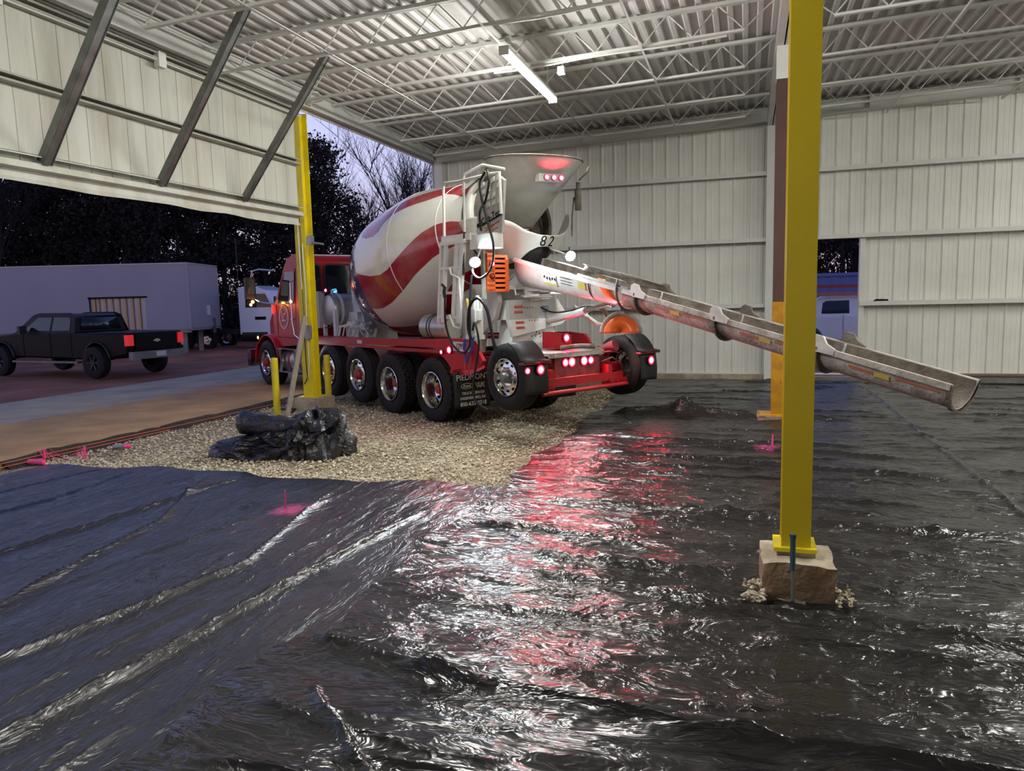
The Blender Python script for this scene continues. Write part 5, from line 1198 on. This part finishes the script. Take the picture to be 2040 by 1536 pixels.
# --- chute: main section and three folded-out extensions
CS = Vector((-3.19, 11.07, 2.55)); az, sl = math.radians(-37.72), math.radians(12.76)
cdv = Vector((math.cos(az) * math.cos(sl), math.sin(az) * math.cos(sl), -math.sin(sl))); cnv = Vector((-math.sin(az), math.cos(az), 0)); cuv = cnv.cross(cdv) * -1
cuv = cdv.cross(cnv)
Ti = Matrix.Rotation(-math.radians(-33.5), 4, 'Z') @ Matrix.Translation((4.72, -10.79, 0))
def CP(s, n_, h): return tuple(Ti @ (CS + cdv * s + cnv * n_ + cuv * h))
def chute_shell(b, s0, s1, w0, w1, th=.006, n=18, ns=10, dp=None):
    rows = []
    for i in range(ns + 1):
        s = s0 + (s1 - s0) * i / ns; w_ = w0 + (w1 - w0) * i / ns; row = []
        for j in range(n + 1):
            a = PI * j / n; row.append(CP(s, -w_ * math.cos(a), -w_ * ((1.5 - .45 * max(0, s) / 2.6) if s0 < 2.5 else 1.05) * math.sin(a)))
        rows.append(row)
    b.grid(rows)
    return rows
def chute_section(name, s0, s1, w0, w1, first=False, last=False):
    b = MB(); chute_shell(b, s0, s1, w0, w1); o = part(b, name, 'chutewhite' if first else 'cementlight', smooth=60); solid(o, .012, -1)
    b = MB(); chute_shell(b, s0 + .03, s1 - .005, w0 - .016, w1 - .016, ns=8); part(b, 'cement_lining', 'cement', o, 60)
    b = MB()
    for sg, w_ in ((-1, 1), (1, 1)):
        P = [CP(s0, sg * (w0 + .012), -.02), CP(s1, sg * (w1 + .012), -.02)]; b.bar(P[0], P[1], .035, .055)
    part(b, 'rim_rail', 'chutewhite' if first else 'cementlight', o)
    if not first:
        b = MB()   # joint band under the upstream end and the hook plates
        rows = [[CP(s0 + ds, -(w0 + of) * math.cos(PI * j / 18), -(w0 + of) * 1.05 * math.sin(PI * j / 18)) for j in range(19)] for ds, of in ((0, .0), (0, .045), (.025, .045), (.025, .0))]
        b.grid(rows); part(b, 'joint_band', 'cement', o, 60)
        for sg in (-1, 1):
            b = MB(); y = sg * (w0 + .03)
            b.prism([(-.06, 0), (-.06, .08), (-.02, .115), (.06, .11), (.11, .05), (.20, .02), (.20, -.04), (-.02, -.05)], lambda a_, c_, t_: CP(s0 + a_, y + t_, c_), -.012, .012); part(b, 'hook_plate', 'chutewhite' if sg < 0 else 'cement', o)
    return o
c0 = chute_section('main_chute', 0, 2.6, .29, .235, True)
b = MB(); chute_shell(b, -.10, .0, .20, .29); solid(part(b, 'chute_nose', 'chutewhite', c0), .01)
for k in range(3):
    s0 = 2.6 + 1.29 * k; c = chute_section('chute_extension', s0, s0 + 1.29, .235, .235, last=k == 2)
    b = MB(); r = random.Random(k)
    def sd(s, ang, w_=.247): a = math.radians(ang); return CP(s, -w_ * math.cos(a), -w_ * 1.05 * math.sin(a))
    b.grid([[sd(s0 + .35 + .08 * i, 20) for i in range(4)], [sd(s0 + .35 + .08 * i, 26) for i in range(4)]]); b.grid([[sd(s0 + .80 + .1 * i, 17) for i in range(5)], [sd(s0 + .80 + .1 * i, 21) for i in range(5)]])
    part(b, 'red_label', mat('faded_orange_label', (.50, .15, .07), .6), c)
    b = MB(); b.grid([[sd(s0 + .60 + .05 * i, 19) for i in range(4)], [sd(s0 + .60 + .05 * i, 30) for i in range(4)]]); part(b, 'yellow_label', 'yellowprint', c)
b = MB()
def sd0(s, ang): a = math.radians(ang); w_ = .29 - .055 * s / 2.6 + .012; return CP(s, -w_ * math.cos(a), -w_ * (1.5 - .45 * s / 2.6) * math.sin(a))
b.grid([[sd0(.72 + .06 * i, 14) for i in range(6)], [sd0(.72 + .06 * i, 34) for i in range(6)]]); part(b, 'label_panel', 'decal', c0)
b = MB()
for k in range(5): b.grid([[sd0(.74 + .06 * k, 19 + 2 * (k % 2)), sd0(.77 + .06 * k, 17 + 2 * (k % 3))], [sd0(.74 + .06 * k, 24 + 2 * (k % 2)), sd0(.77 + .06 * k, 23 + 3 * (k % 3))]])
for k in range(3): b.grid([[sd0(1.12 + .08 * i, 12 + 7 * k) for i in range(4)], [sd0(1.12 + .08 * i, 13.6 + 7 * k) for i in range(4)]])
part(b, 'label_print', 'blackprint', c0)
b = MB(); b.grid([[sd0(1.50 + .05 * i, 12) for i in range(4)], [sd0(1.50 + .05 * i, 30) for i in range(4)]]); b.grid([[sd0(.72 + .06 * i, 35) for i in range(6)], [sd0(.72 + .06 * i, 40) for i in range(6)]]); part(b, 'yellow_label', 'yellowprint', c0)
# dark cover plate lying along the far side of the main chute
b = MB(); rows = [[CP(s, .24 + .02 * math.sin(s * 5), .0) for s in np.linspace(1.0, 2.6, 16)], [CP(s, .27, .06 + .02 * math.sin(s * 3)) for s in np.linspace(1.0, 2.6, 16)], [CP(s, .22, .09 + .01 * math.sin(s * 4)) for s in np.linspace(1.0, 2.6, 16)]]
b.grid(rows); solid(part(b, 'splash_side', 'cement', c0), .012)
# end of the last section: heavy lip
b = MB(); w_ = .235; rows = [[CP(2.6 + 1.29 * 3 + ds, -(w_ + of) * math.cos(PI * j / 18), -(w_ + of) * 1.05 * math.sin(PI * j / 18)) for j in range(19)] for ds, of in ((-.03, .012), (-.03, .022), (.015, .022), (.015, .0))]; b.grid(rows); part(b, 'chute_lip', 'cement', smooth=60)
# hanging orange stop on the chute
def CPd(s, n_, z): p = Vector(CP(s, n_, 0)); return (p.x, p.y, p.z + z)
b = MB(); base = Vector(CP(2.18, -.05, -.26)); 
def halfdisc(b, r0, r1, off, z0=-.36, flare=0.):
    rows = []
    for i in range(29):
        a = PI * i / 28; dirv = Vector((.73, .68, 0))
        rows.append([tuple(base + dirv * (-r * math.cos(a)) + Vector((0, 0, z0 + r * 1.0 * math.sin(a))) + Vector((.68, -.73, 0)) * (o_ + flare * (1 - math.sin(a)) * (r / r1))) for r, o_ in ((r0, off), (r1, off))])
    b.grid(rows)
b = MB(); halfdisc(b, .225, .285, 0); halfdisc(b, .225, .285, -.16); st_ = part(b, 'chute_stop', 'cementlight'); solid(st_, .02)
b = MB(); halfdisc(b, .01, .225, .0, flare=.10); o = part(b, 'stop_pad', 'orange', st_); solid(o, .02)
b = MB(); b.cyl(base + Vector((0, 0, -.10)), base + Vector((.02, 0, .04)), .016, n=8); b.cyl(base + Vector((-.1, .15, -.13)), base + Vector((-.1, .1, .04)), .012, n=8); part(b, 'stop_hanger', 'galv', st_)
# orange clip plate on the near side
b = MB(); rows = []
for i in range(13):
    a = math.radians(-6 + 120 * i / 12)
    rows.append([CP(1.92 + .02 * i, -.27 * math.cos(a), -.27 * math.sin(a) + .03), CP(2.06 + .035 * i, -.265 * math.cos(a), -.275 * math.sin(a) + .03)])
b.grid(rows); solid(part(b, 'orange_clip', 'orange', smooth=60), .01)
b = MB(); b.tube([CP(1.72, -.27 * math.cos(math.radians(a)), .02 - .32 * math.sin(math.radians(a))) for a in range(-8, 100, 9)], .009, 6); b.tube([CP(2.30, -.29 * math.cos(math.radians(a)), .04 - .34 * math.sin(math.radians(a))) for a in range(-12, 130, 9)], .016, 6); b.bar(CP(1.5, -.28, .03), CP(2.5, -.27, .03), .02, .03); part(b, 'chute_loop', 'galv')
# lift cylinder under the chute
A_ = Vector((1.12, 1.46, 1.58)); B_ = Vector(CP(1.98, -.02, -.27)); mid = A_ + (B_ - A_) * .62
b = MB(); b.cyl(A_, mid, .052, n=16); cyl_ = part(b, 'lift_cylinder', 'white')
b = MB(); b.cyl(mid, B_, .034, n=14); b.ball(B_, .06, 12); part(b, 'piston_rod', 'chrome', cyl_)
hose('rubber_hose', [(1.1, 1.3, 1.8), (1.22, 1.42, 1.72), tuple(A_ + (B_ - A_) * .35 + Vector((0, -.05, .06))), tuple(mid + Vector((0, .02, .07)))], .014, 'black')
hose('rubber_hose', [tuple(mid + Vector((0, .0, .05))), tuple(mid + Vector((.12, .2, .02))), tuple(mid + Vector((.2, .24, -.14))), tuple(mid + Vector((.05, .2, -.2))), (1.4, 1.75, 1.8)], .03, 'cement')

# ================================================================== THINGS OUTSIDE
def yawdir(x, y): return math.atan2(y, x)
def arch(cx, z0, r, n=9):      # wheel cut-out going from right to left over the wheel
    return [(cx + r * math.cos(PI * k / n), z0 + r * math.sin(PI * k / n)) for k in range(n + 1)]
def pickup(label, cat, loc, rot, paint, s=1.0, black=True, rack=False, cx=0.):
    t = thing('pickup_truck', label, cat, loc, rot); W_ = .98
    b = MB(); zb = .62
    poly = [(-1.30, .72), (-1.34, 1.36), (1.02, 1.38), (3.50, 1.40), (5.30, 1.26), (5.45, 1.05), (5.45, .70), (5.00, zb)] + arch(4.40, zb - .06, .52) + [(3.7, zb)] + arch(0, zb - .06, .52) + [(-.7, zb)]
    b.prism([(x * s, z * s) for x, z in poly], lambda x, z, q: (x, q, z), -W_ * s, W_ * s); o = b.build('body', paint, t)
    md = o.modifiers.new('round', 'BEVEL'); md.width = .05; md.segments = 2; md.limit_method = 'ANGLE'
    def taper(b, P, ins, e0=0):
        n = len(P); hw = lambda z: (W_ - .03 - ins * max(0, z - 1.38)) + e0
        b.add([(x * s, -hw(z) * s, z * s) for x, z in P] + [(x * s, hw(z) * s, z * s) for x, z in P], [(i, (i + 1) % n, n + (i + 1) % n, n + i) for i in range(n)] + [tuple(range(n)), tuple(range(2 * n - 1, n - 1, -1))])
    b = MB(); taper(b, [(1.00 + cx, 1.36), (1.10 + cx, 1.86), (1.3 + cx, 1.94), (2.75, 1.95), (3.0, 1.90), (3.72, 1.38)], .30); o = b.build('cab', paint, t)
    md = o.modifiers.new('round', 'BEVEL'); md.width = .04; md.segments = 2; md.limit_method = 'ANGLE'
    for P in ([(1.20 + cx, 1.44), (1.24 + cx, 1.78), (1.34 + cx, 1.84), (2.02 + cx, 1.85), (2.02 + cx, 1.44)], [(2.12, 1.44), (2.12, 1.85), (2.78, 1.85), (3.38, 1.44)]):
        for sg in (1, -1):
            b = MB(); n = len(P); f = lambda z, e: sg * (W_ - .03 - .30 * max(0, z - 1.38) + e) * s
            b.add([(x * s, f(z, .006), z * s) for x, z in P] + [(x * s, f(z, -.03), z * s) for x, z in P], [(i, (i + 1) % n, n + (i + 1) % n, n + i) for i in range(n)] + [tuple(range(n))]); b.build('side_window', 'glass', t)
    b = MB(); b.add([((1.012 + cx) * s, -.7 * s, 1.44 * s), ((1.012 + cx) * s, .7 * s, 1.44 * s), ((1.075 + cx) * s, .62 * s, 1.82 * s), ((1.075 + cx) * s, -.62 * s, 1.82 * s)], [(0, 1, 2, 3)]); solid(b.build('rear_window', 'glass', t), .01)
    for x in (0, 4.40):
        for y, fl in ((W_ - .02, 0), (-W_ + .02, PI)):
            b = MB(); b.lathe([(0, .25), (-.01, .40), (.02, .47), (.10, .485), (.20, .485), (.27, .45), (.27, .25)], (0, -.2, 0), (0, 1, 0), 40)
            o = b.build('wheel', 'rubber', t, loc=(x * s, y * s, .485 * s), rz=fl + PI); o.scale = (s, s, s)
            b = MB(); b.lathe([(0, .255), (.03, .24), (.06, .22), (.06, .08), (.0, .07), (0, .0001)], (0, -.2, 0), (0, 1, 0), 30)
            for k in range(6): a = k * PI / 3; b.bar((.06 * math.cos(a), -.17, .06 * math.sin(a)), (.24 * math.cos(a), -.19, .24 * math.sin(a)), .05, .03, (0, 1, 0))
            b.build('rim', 'darkplastic' if black else 'alu', o)
            b = MB(); b.grid([[(x * s + .55 * s * math.cos(PI * k / 12), sg_ * s, (.56 + .55 * math.sin(PI * k / 12)) * s) for k in range(13)] for sg_ in ((W_ + .05 if y > 0 else -W_ - .05), (W_ - .1 if y > 0 else -W_ + .1))]); solid(b.build('wheel_flare', 'darkplastic' if black else paint, t), .03)
    b = MB(); b.bx(-1.50 * s, -1.30 * s, -.95 * s, .95 * s, .58 * s, .80 * s); b.build('rear_bumper', 'galv' if black else 'chrome', t)
    b = MB(); b.bx(5.4 * s, 5.55 * s, -.95 * s, .95 * s, .5 * s, .78 * s); b.build('front_bumper', 'galv' if black else 'chrome', t)
    b = MB(); b.bx(-1.36 * s, -1.335 * s, -.74 * s, .74 * s, .84 * s, 1.34 * s); tg = b.build('tailgate', paint, t)
    if black:
        b = MB(); P = [(-.11, .0), (-.10, .035), (-.04, .035), (-.035, .05), (.05, .05), (.055, .02), (.12, .02), (.11, -.02), (.04, -.02), (.035, -.045), (-.05, -.045), (-.055, -.02), (-.12, -.02)]
        b.prism(P, lambda y, z, q: (q, y, 1.10 * s + z), -1.385 * s, -1.36 * s); b.build('bow_tie_badge', 'gold', tg)
        b = MB(); b.bx(-1.53 * s, -1.50 * s, -.17, .17, .62, .76); b.build('licence_plate', 'decal', t)
    for sg in (1, -1):
        b = MB(); b.bx(-1.37 * s, -1.22 * s, sg * .80 * s, sg * 1.0 * s, .98 * s, 1.30 * s); b.build('tail_light', 'dimred', t)
        b = MB(); b.box((3.15 * s, sg * 1.12 * s, 1.48 * s), (.12, .22, .24)); b.build('door_mirror', 'darkplastic' if black else paint, t)
        b = MB(); b.bx(.7 * s, 3.75 * s, sg * .98 * s, sg * 1.13 * s, .46 * s, .52 * s); b.build('side_step', 'galv', t)
        b = MB()
        for x in (2.07, 3.35, 1.12): b.tube([(x * s, sg * (W_ + .004) * s, .66 * s), (x * s, sg * (W_ + .004) * s, 1.38 * s)], .006, 4)
        b.build('door_seam', 'blackprint', t)
    if rack:
        b = MB()
        for x in (-1.1, .1, 3.0): 
            for y in (-.85, .85): b.bx((x - .03) * s, (x + .03) * s, (y - .03) * s, (y + .03) * s, 1.36 * s, 2.2 * s)
            b.bx((x - .03) * s, (x + .03) * s, -.9 * s, .9 * s, 2.19 * s, 2.25 * s)
        for y in (-.85, .85): b.bx(-1.2 * s, 3.0 * s, (y - .02) * s, (y + .02) * s, 1.42 * s, 1.46 * s)
        b.build('ladder_rack', 'steelwhite', t)
    return t
pickup('black lifted pickup truck parked in front of the trailer, red tail lamps', 'pickup truck', (-18.05, 17.95, -.09), math.radians(173.7), 'blackpaint', .98)
WP = pickup('white work pickup with a ladder rack seen through the doorway', 'pickup truck', (1.72, 25.6, -.12), 0, 'vanwhite', .96, False, True, -.72)
def ladder(label, m, x0, x1, y, z, w_=.4):
    t = thing('extension_ladder', label, 'ladder', ((x0 + x1) / 2, y, z)); h = (x1 - x0) / 2
    for yy in (-w_ / 2, w_ / 2):
        b = MB(); b.bx(-h, h, yy - .018, yy + .018, -.045, .045); b.build('side_rail', m, t)
    b = MB(); k = int(2 * h / .3)
    for i in range(k): b.cyl((-h + .15 + i * .3, -w_ / 2, 0), (-h + .15 + i * .3, w_ / 2, 0), .015, n=6)
    b.build('rung', 'cap', t)['kind'] = 'stuff'
ladder('red ladder on the upper arms of the white pickup rack', 'ladderred', .6, 5.6, 25.1, 2.09)
ladder('orange ladder tied below the red one on the white pickup', 'ladderor', .4, 5.9, 24.71, 1.86, .1)
t = thing('fill_lamp', 'added unseen lamp outside over the doorway, lighting the white pickup', 'lamp', (3.2, YW + .2, 3.9))  # added out of view to brighten the side of the white pickup
b = MB(); b.prism([(-.10, -.1), (-.10, .12), (.02, .12), (.14, -.02), (.14, -.1)], lambda y, z, q: (q, y, z), -.2, .2); b.build('housing', 'cap', t)
b = MB(); b.bx(-.18, .18, -.06, .13, -.115, -.10); b.build('lens', emit('cool_fill_lamp', (.62, .80, 1.0), 160), t)
# blue container behind it
t = thing('shipping_container', 'dark blue container standing behind the white pickup', 'container', (5.0, 31.5, -.1))
b = MB(); P = []
for i in range(60):
    x = -6 + i * .2; P += [(x, -1.2 + (.03 if i % 2 else 0)), (x + .14, -1.2 + (.03 if i % 2 else 0))]
b.grid([[(x, y, .15) for x, y in P], [(x, y, 2.65) for x, y in P]]); b.bx(-6, 6, -1.12, 1.2, .15, 2.6); b.build('walls', 'bluebox', t)
b = MB(); b.bx(-6.05, 6.05, -1.26, 1.25, 2.6, 2.72); b.bx(-6.05, 6.05, -1.26, 1.25, 0, .16); b.build('frame_rails', 'bluebox', t)

# --- semi-trailer
ta = math.atan2(.303, .953)
TW = 3.35
TR = thing('semi_trailer', 'long pale box trailer with an opening of bare wooden slats in its side', 'trailer', (-23.54, 27.14, -.2), ta)
# local x: towards camera right, y: away; near corner at the origin, the box runs to -x
b = MB(); OX0, OX1, OZ0, OZ1 = -4.45, -1.95, 1.20, 2.62
b.bx(-14, OX0, 0, .05, 1.15, 4.05); b.bx(OX1, 0, 0, .05, 1.15, 4.05); b.bx(OX0, OX1, 0, .05, OZ1, 4.05); b.bx(OX0, OX1, 0, .05, 1.15, OZ0)
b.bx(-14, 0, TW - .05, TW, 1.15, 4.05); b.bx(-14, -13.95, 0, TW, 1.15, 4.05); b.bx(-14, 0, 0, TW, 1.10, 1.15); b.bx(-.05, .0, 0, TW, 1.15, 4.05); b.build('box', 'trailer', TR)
b = MB(); b.bx(-14.02, .03, -.02, TW + .02, 4.05, 4.10); b.build('roof', 'cap', TR)
b = MB(); b.bx(-.10, .05, -.03, .02, 1.1, 4.08); b.build('corner_post', 'trailer', TR)
b = MB(); b.bx(-14.0, .02, -.03, .0, 1.02, 1.18); b.build('bottom_rail', 'galv', TR)
b = MB(); b.bx(OX0, OX1, .12, .14, OZ0, OZ1); b.build('opening_back', 'cap', TR)
for i in range(8):
    b = MB(); x = OX0 + .08 + i * .30 + (.12 if i == 0 else 0); b.bx(x - .045, x + .045, .05, .11, OZ0, OZ1); b.build('slat', 'slat', TR)
b = MB(); b.bx(OX0 - .02, OX1 + .1, -.02, .0, OZ1 - .02, OZ1 + .05); b.build('opening_trim', 'blackprint', TR)
# front end face with its small parts
b = MB(); b.bx(.0, .05, .05, TW - .05, 1.2, 4.0); b.build('front_panel', 'trailer', TR)
b = MB(); b.bx(.05, .12, 1.7, 1.95, 1.75, 2.2); b.build('hose_box', 'steelwhite', TR)
b = MB(); b.bx(-.55, -.35, .3, .42, .05, 1.1); b.bx(-.62, -.28, .24, .48, .0, .05); b.build('landing_leg', 'galv', TR)
b = MB(); b.bx(.04, .14, 2.35, 2.45, .9, 1.6); b.build('hose_support', 'galv', TR)
b = MB(); b.bx(-.55, -.35, 2.0, 2.12, .05, 1.1); b.bx(-.62, -.28, 1.94, 2.18, .0, .05); b.build('landing_leg', 'galv', TR)
for x in (-12.6, -11.3):
    for y in (.05, 2.2):
        b = MB(); b.lathe([(0, .28), (0, .45), (.04, .5), (.24, .5), (.28, .45), (.28, .28), (.0, .27)], (x, y, .5), (0, 1, 0), 28); b.build('wheel', 'rubber', TR)
# tractor at its right end
TC = thing('semi_tractor', 'white day-cab road tractor standing at the right end of the trailer', 'truck', (-22.4, 30.6, -.2), ta - .12)
b = MB(); P = [(-1.1, .75), (-1.1, 3.02), (-.3, 3.10), (.35, 2.85), (.75, 2.05), (2.25, 1.75), (2.55, 1.5), (2.6, .7), (2.35, .6)] + arch(1.7, .5, .62) + [(.9, .6)]
b.prism(P, lambda x, z, q: (x, q, z), -.0, 2.3); o = b.build('cab', 'vanwhite', TC); md = o.modifiers.new('round', 'BEVEL'); md.width = .06; md.segments = 2; md.limit_method = 'ANGLE'
b = MB(); b.prism([(-.75, 2.05), (-.72, 2.7), (.28, 2.7), (.58, 2.05)], lambda x, z, q: (x, q, z), -.01, .02); b.build('side_window', 'glass', TC)
b = MB(); b.bx(-.3, .25, -.012, 0, 1.45, 1.6); b.build('side_vent', 'blackprint', TC)
b = MB(); b.box((.85, -.18, 2.3), (.08, .14, .5)); b.build('mirror', 'darkplastic', TC)
for x in (1.7, -2.9, -4.1):
    for y, s_ in ((0, 1), (2.02, 1)):
        b = MB(); b.lathe([(0, .29), (0, .46), (.03, .5), (.25, .5), (.28, .46), (.28, .29)], (x, y, .5), (0, 1, 0), 30); wq = b.build('wheel', 'rubber', TC)
        b = MB(); b.lathe([(.02, .29), (.0, .27), (.06, .2), (.06, .12), (-.02, .10), (-.02, .0001)], (x, y, .5), (0, 1, 0), 24); b.build('rim', 'alu', wq)
b = MB(); b.bx(-4.8, 1.2, .7, 1.6, .75, .98); b.cyl((-1.0, .3, .75), (.3, .3, .75), .32, n=20); b.build('chassis', 'darkplastic', TC)
b = MB(); b.tube([(-1.15, .2, 3.0), (-1.15, .2, 5.4)], .02, 5); b.build('antenna', 'darkplastic', TC)
# a second, lower trailer further back
t = thing('box_trailer', 'pale box trailer parked far behind the white road tractor', 'trailer', (-24.6, 38.5, -.2), ta)
b = MB(); b.bx(0, 9, 0, 2.5, 1.1, 3.4); b.build('box', 'trailer', t)
b = MB(); b.bx(0, 9, -.02, 0, .95, 1.12); b.build('bottom_rail', 'galv', t)
for x in (1.0, 2.2, 7.5):
    b = MB(); b.lathe([(0, .25), (0, .45), (.04, .5), (.24, .5), (.28, .45), (.28, .25)], (x, .1, .5), (0, 1, 0), 20); b.build('wheel', 'rubber', t)

# ---- trees
def leaf_tris(C, size, seed):
    rng = np.random.default_rng(seed); n = len(C); A = rng.normal(size=(n, 3)); A /= np.linalg.norm(A, axis=1, keepdims=True); B = rng.normal(size=(n, 3)); B -= (A * B).sum(1, keepdims=True) * A; B /= np.linalg.norm(B, axis=1, keepdims=True)
    S = rng.uniform(.5, 1.3, (n, 1)) * size
    return np.stack([C + A * S, C - A * S * .5 + B * S * .7, C - A * S * .5 - B * S * .7], 1)
def tree_mesh(h, zb, R_, nclump, nleaf, seed, size=.16, leafy=True, sticks=40, under=26):
    r = random.Random(seed); b = MB()
    tr = [(.12 * math.sin(i * 1.1 + seed), .12 * math.cos(i * .9 + seed), h * i / 9) for i in range(10)]
    b.tube(tr, [.20 * (1 - i / 10) + .025 for i in range(10)], 7)
    CC = []
    for k in range(nclump):
        z = zb + (h - zb) * r.random() ** .85; q = (z - zb) / (h - zb); rad = R_ * (.35 + .9 * math.sin(PI * min(1, .15 + .85 * q)) ** .7) * (1 if q < .8 else .7) * r.uniform(.15, 1)
        a = r.random() * 6.283; p = (rad * math.cos(a), rad * math.sin(a), z)
        z0 = z - rad * r.uniform(.2, .9); b.tube([(0, 0, max(z0, 1)), (p[0] * .5, p[1] * .5, (z0 + z) / 2 + .1), p], [.035, .02, .008], 4, False)
        CC.append(p)
    for k in range(under):
        a = r.random() * 6.283; rad = R_ * 1.1 * r.random() ** .5; z = r.uniform(.6, zb); q = .25 if r.random() < .7 else .9
        CC.append((rad * math.cos(a), rad * math.sin(a), z))
    for k in range(sticks):
        a = r.random() * 6.283; rad = R_ * r.uniform(.2, 1.1); x, y = rad * math.cos(a), rad * math.sin(a); hh = r.uniform(2.5, 8.5)
        P = [(x, y, 0), (x + r.uniform(-.3, .3), y + r.uniform(-.3, .3), hh * .5), (x + r.uniform(-.6, .6), y + r.uniform(-.6, .6), hh)]
        b.tube(P, [.03, .022, .006], 4, False)
    v = b.v; f = b.f; mi = [0] * len(f)
    if leafy:
        rng = np.random.default_rng(seed); C0 = np.array(CC); idx = rng.integers(0, len(C0), nleaf)
        C = C0[idx] + rng.normal(0, 1, (nleaf, 3)) * np.array([.42, .42, .30])
        T_ = leaf_tris(C, size, seed).reshape(-1, 3); o = len(v); v = v + [tuple(p) for p in T_.tolist()]; f = f + [(o + 3 * i, o + 3 * i + 1, o + 3 * i + 2) for i in range(nleaf)]; mi += [1] * nleaf
    me = bpy.data.meshes.new('tree'); me.from_pydata(v, [], f); me.materials.append(M['bark']); me.materials.append(M['needle']); me.polygons.foreach_set('material_index', mi); me.update(); return me
def bare_mesh(h, seed, spread=.5):
    r = random.Random(seed); b = MB(); cnt = [0]
    def br(p, d, L_, rad, lv):
        cnt[0] += 1; n = 4 if lv < 2 else 3; P = [p]; q = Vector(p); dd = Vector(d)
        for i in range(n):
            dd = (dd + Vector((r.uniform(-.16, .16), r.uniform(-.16, .16), r.uniform(-.02, .12)))).normalized(); q = q + dd * L_ / n; P.append(tuple(q))
            if (lv < 5 and i > 0) or 1 <= lv < 5:
                for _ in range(2 if lv in (0, 1, 2) else 1):
                    if r.random() < .93:
                        nd = (dd + Vector((r.uniform(-1, 1), r.uniform(-1, 1), r.uniform(-.1, .5))) * spread * 1.5).normalized(); br(tuple(q), nd, L_ * r.uniform(.5, .72), rad * .55, lv + 1)
        b.tube(P, [rad * (1 - .6 * i / n) for i in range(n + 1)], 5 if lv < 2 else 3, False)
    br((0, 0, 0), (0, 0, 1), h * .62, h * .013, 0)
    return b.mesh('bare_tree', 'bark', 0), cnt[0]
DM = [tree_mesh(12.5, 5.4, 2.3, 80, 6800, 1, .17, sticks=75), tree_mesh(14.0, 6.0, 2.2, 80, 6600, 2, .18, sticks=65), tree_mesh(11.5, 5.4, 2.4, 80, 6800, 3, .16, sticks=70), tree_mesh(13.2, 6.2, 2.0, 80, 6000, 4, .18, sticks=80)]
def CW(px, d_): return (np.array([.953, .303]) * (px - 1020) / 1475 * d_ + np.array([-.303, .953]) * d_)
def plant(me, x, y, z, s, rot, label, group=None, name='forest_tree'):
    o = link(name, me, None, (x, y, z), rot); o.scale = (s, s, s); return tag(o, label, 'tree', group)
r = random.Random(12)
# forest row behind the trailer: positions along a straight edge of the wood, 40-58 m away
for row, (d_, st_, hs) in enumerate(((44, 2.5, .80), (50, 2.2, .90))):
    xc = -46.
    while xc < 26:
        px_gap = 1020 + 1475 * xc / d_
        if not (560 < px_gap < 900):
            x, y = np.array([.953, .303]) * xc + np.array([-.303, .953]) * (d_ + r.uniform(-1.5, 1.5))
            if px_gap < 900: plant(DM[r.randrange(4)], x, y, -.4, hs * r.uniform(.9, 1.06), r.random() * 6, 'dark tree in the dense wood behind the trailer and parked trucks', 'trees of the wood behind the trailer')
            elif px_gap > 1480 and px_gap < 1900: plant(DM[r.randrange(4)], x, y, -.4, hs * r.uniform(.9, 1.06), r.random() * 6, 'dark tree in the wood seen through the doorway above the blue container', 'trees beyond the doorway')
        xc += st_ * r.uniform(.8, 1.25)
# trees seen between the yellow post and the building corner
big = tree_mesh(12.4, 2.0, 2.1, 170, 8200, 9, .13, sticks=90)
x, y = CW(650, 46); plant(big, x, y, -.4, .98, 0, 'dense dark tree with twiggy crown just right of the left yellow post', name='dense_tree')
x, y = CW(600, 47); plant(DM[2], x, y, -.4, .93, 2, 'dark tree directly behind the left yellow post', name='dense_tree')
small = tree_mesh(9.0, 1.5, 1.6, 110, 4800, 10, .13, sticks=70)
x, y = CW(708, 47); plant(small, x, y, -.4, .98, 1, 'smaller dense tree right of the tallest dark one, over the red cab', name='dense_tree')
x, y = CW(760, 52); plant(tree_mesh(6.5, 1.0, 2.2, 70, 4500, 14, .14, sticks=110), x, y, -.4, 1.0, 1, 'low twiggy scrub behind the front of the drum', name='scrub_tree')
bm1, c1 = bare_mesh(13.4, 5); bm2, c2 = bare_mesh(12.0, 8); bm3, c3 = bare_mesh(12.5, 15)
print('branches', c1, c2, c3)
for px, d_, me_, s, ro, lb in ((795, 50, bm1, .86, .4, 'tall bare tree standing above the mixer drum'), (845, 54, bm2, .84, 2.2, 'bare tree against the sky beside the building corner'), (742, 54, bm3, .70, 1.0, 'slender bare tree in the gap between dense tree and tall bare tree'), (640, 52, bm2, .86, 4.0, 'bare twigs of a tree rising over the dense tree'), (882, 52, bm1, .70, 5.0, 'bare tree partly hidden by the corner of the building'), (20, 41, bm2, .86, 1.0, 'bare tree at the far left under the panel edge'), (1680, 47, bm3, .8, 0, 'bare tree in the gap of the wood seen through the doorway')):
    x, y = CW(px, d_); plant(me_, x, y, -.4, s, ro, lb, name='bare_tree')
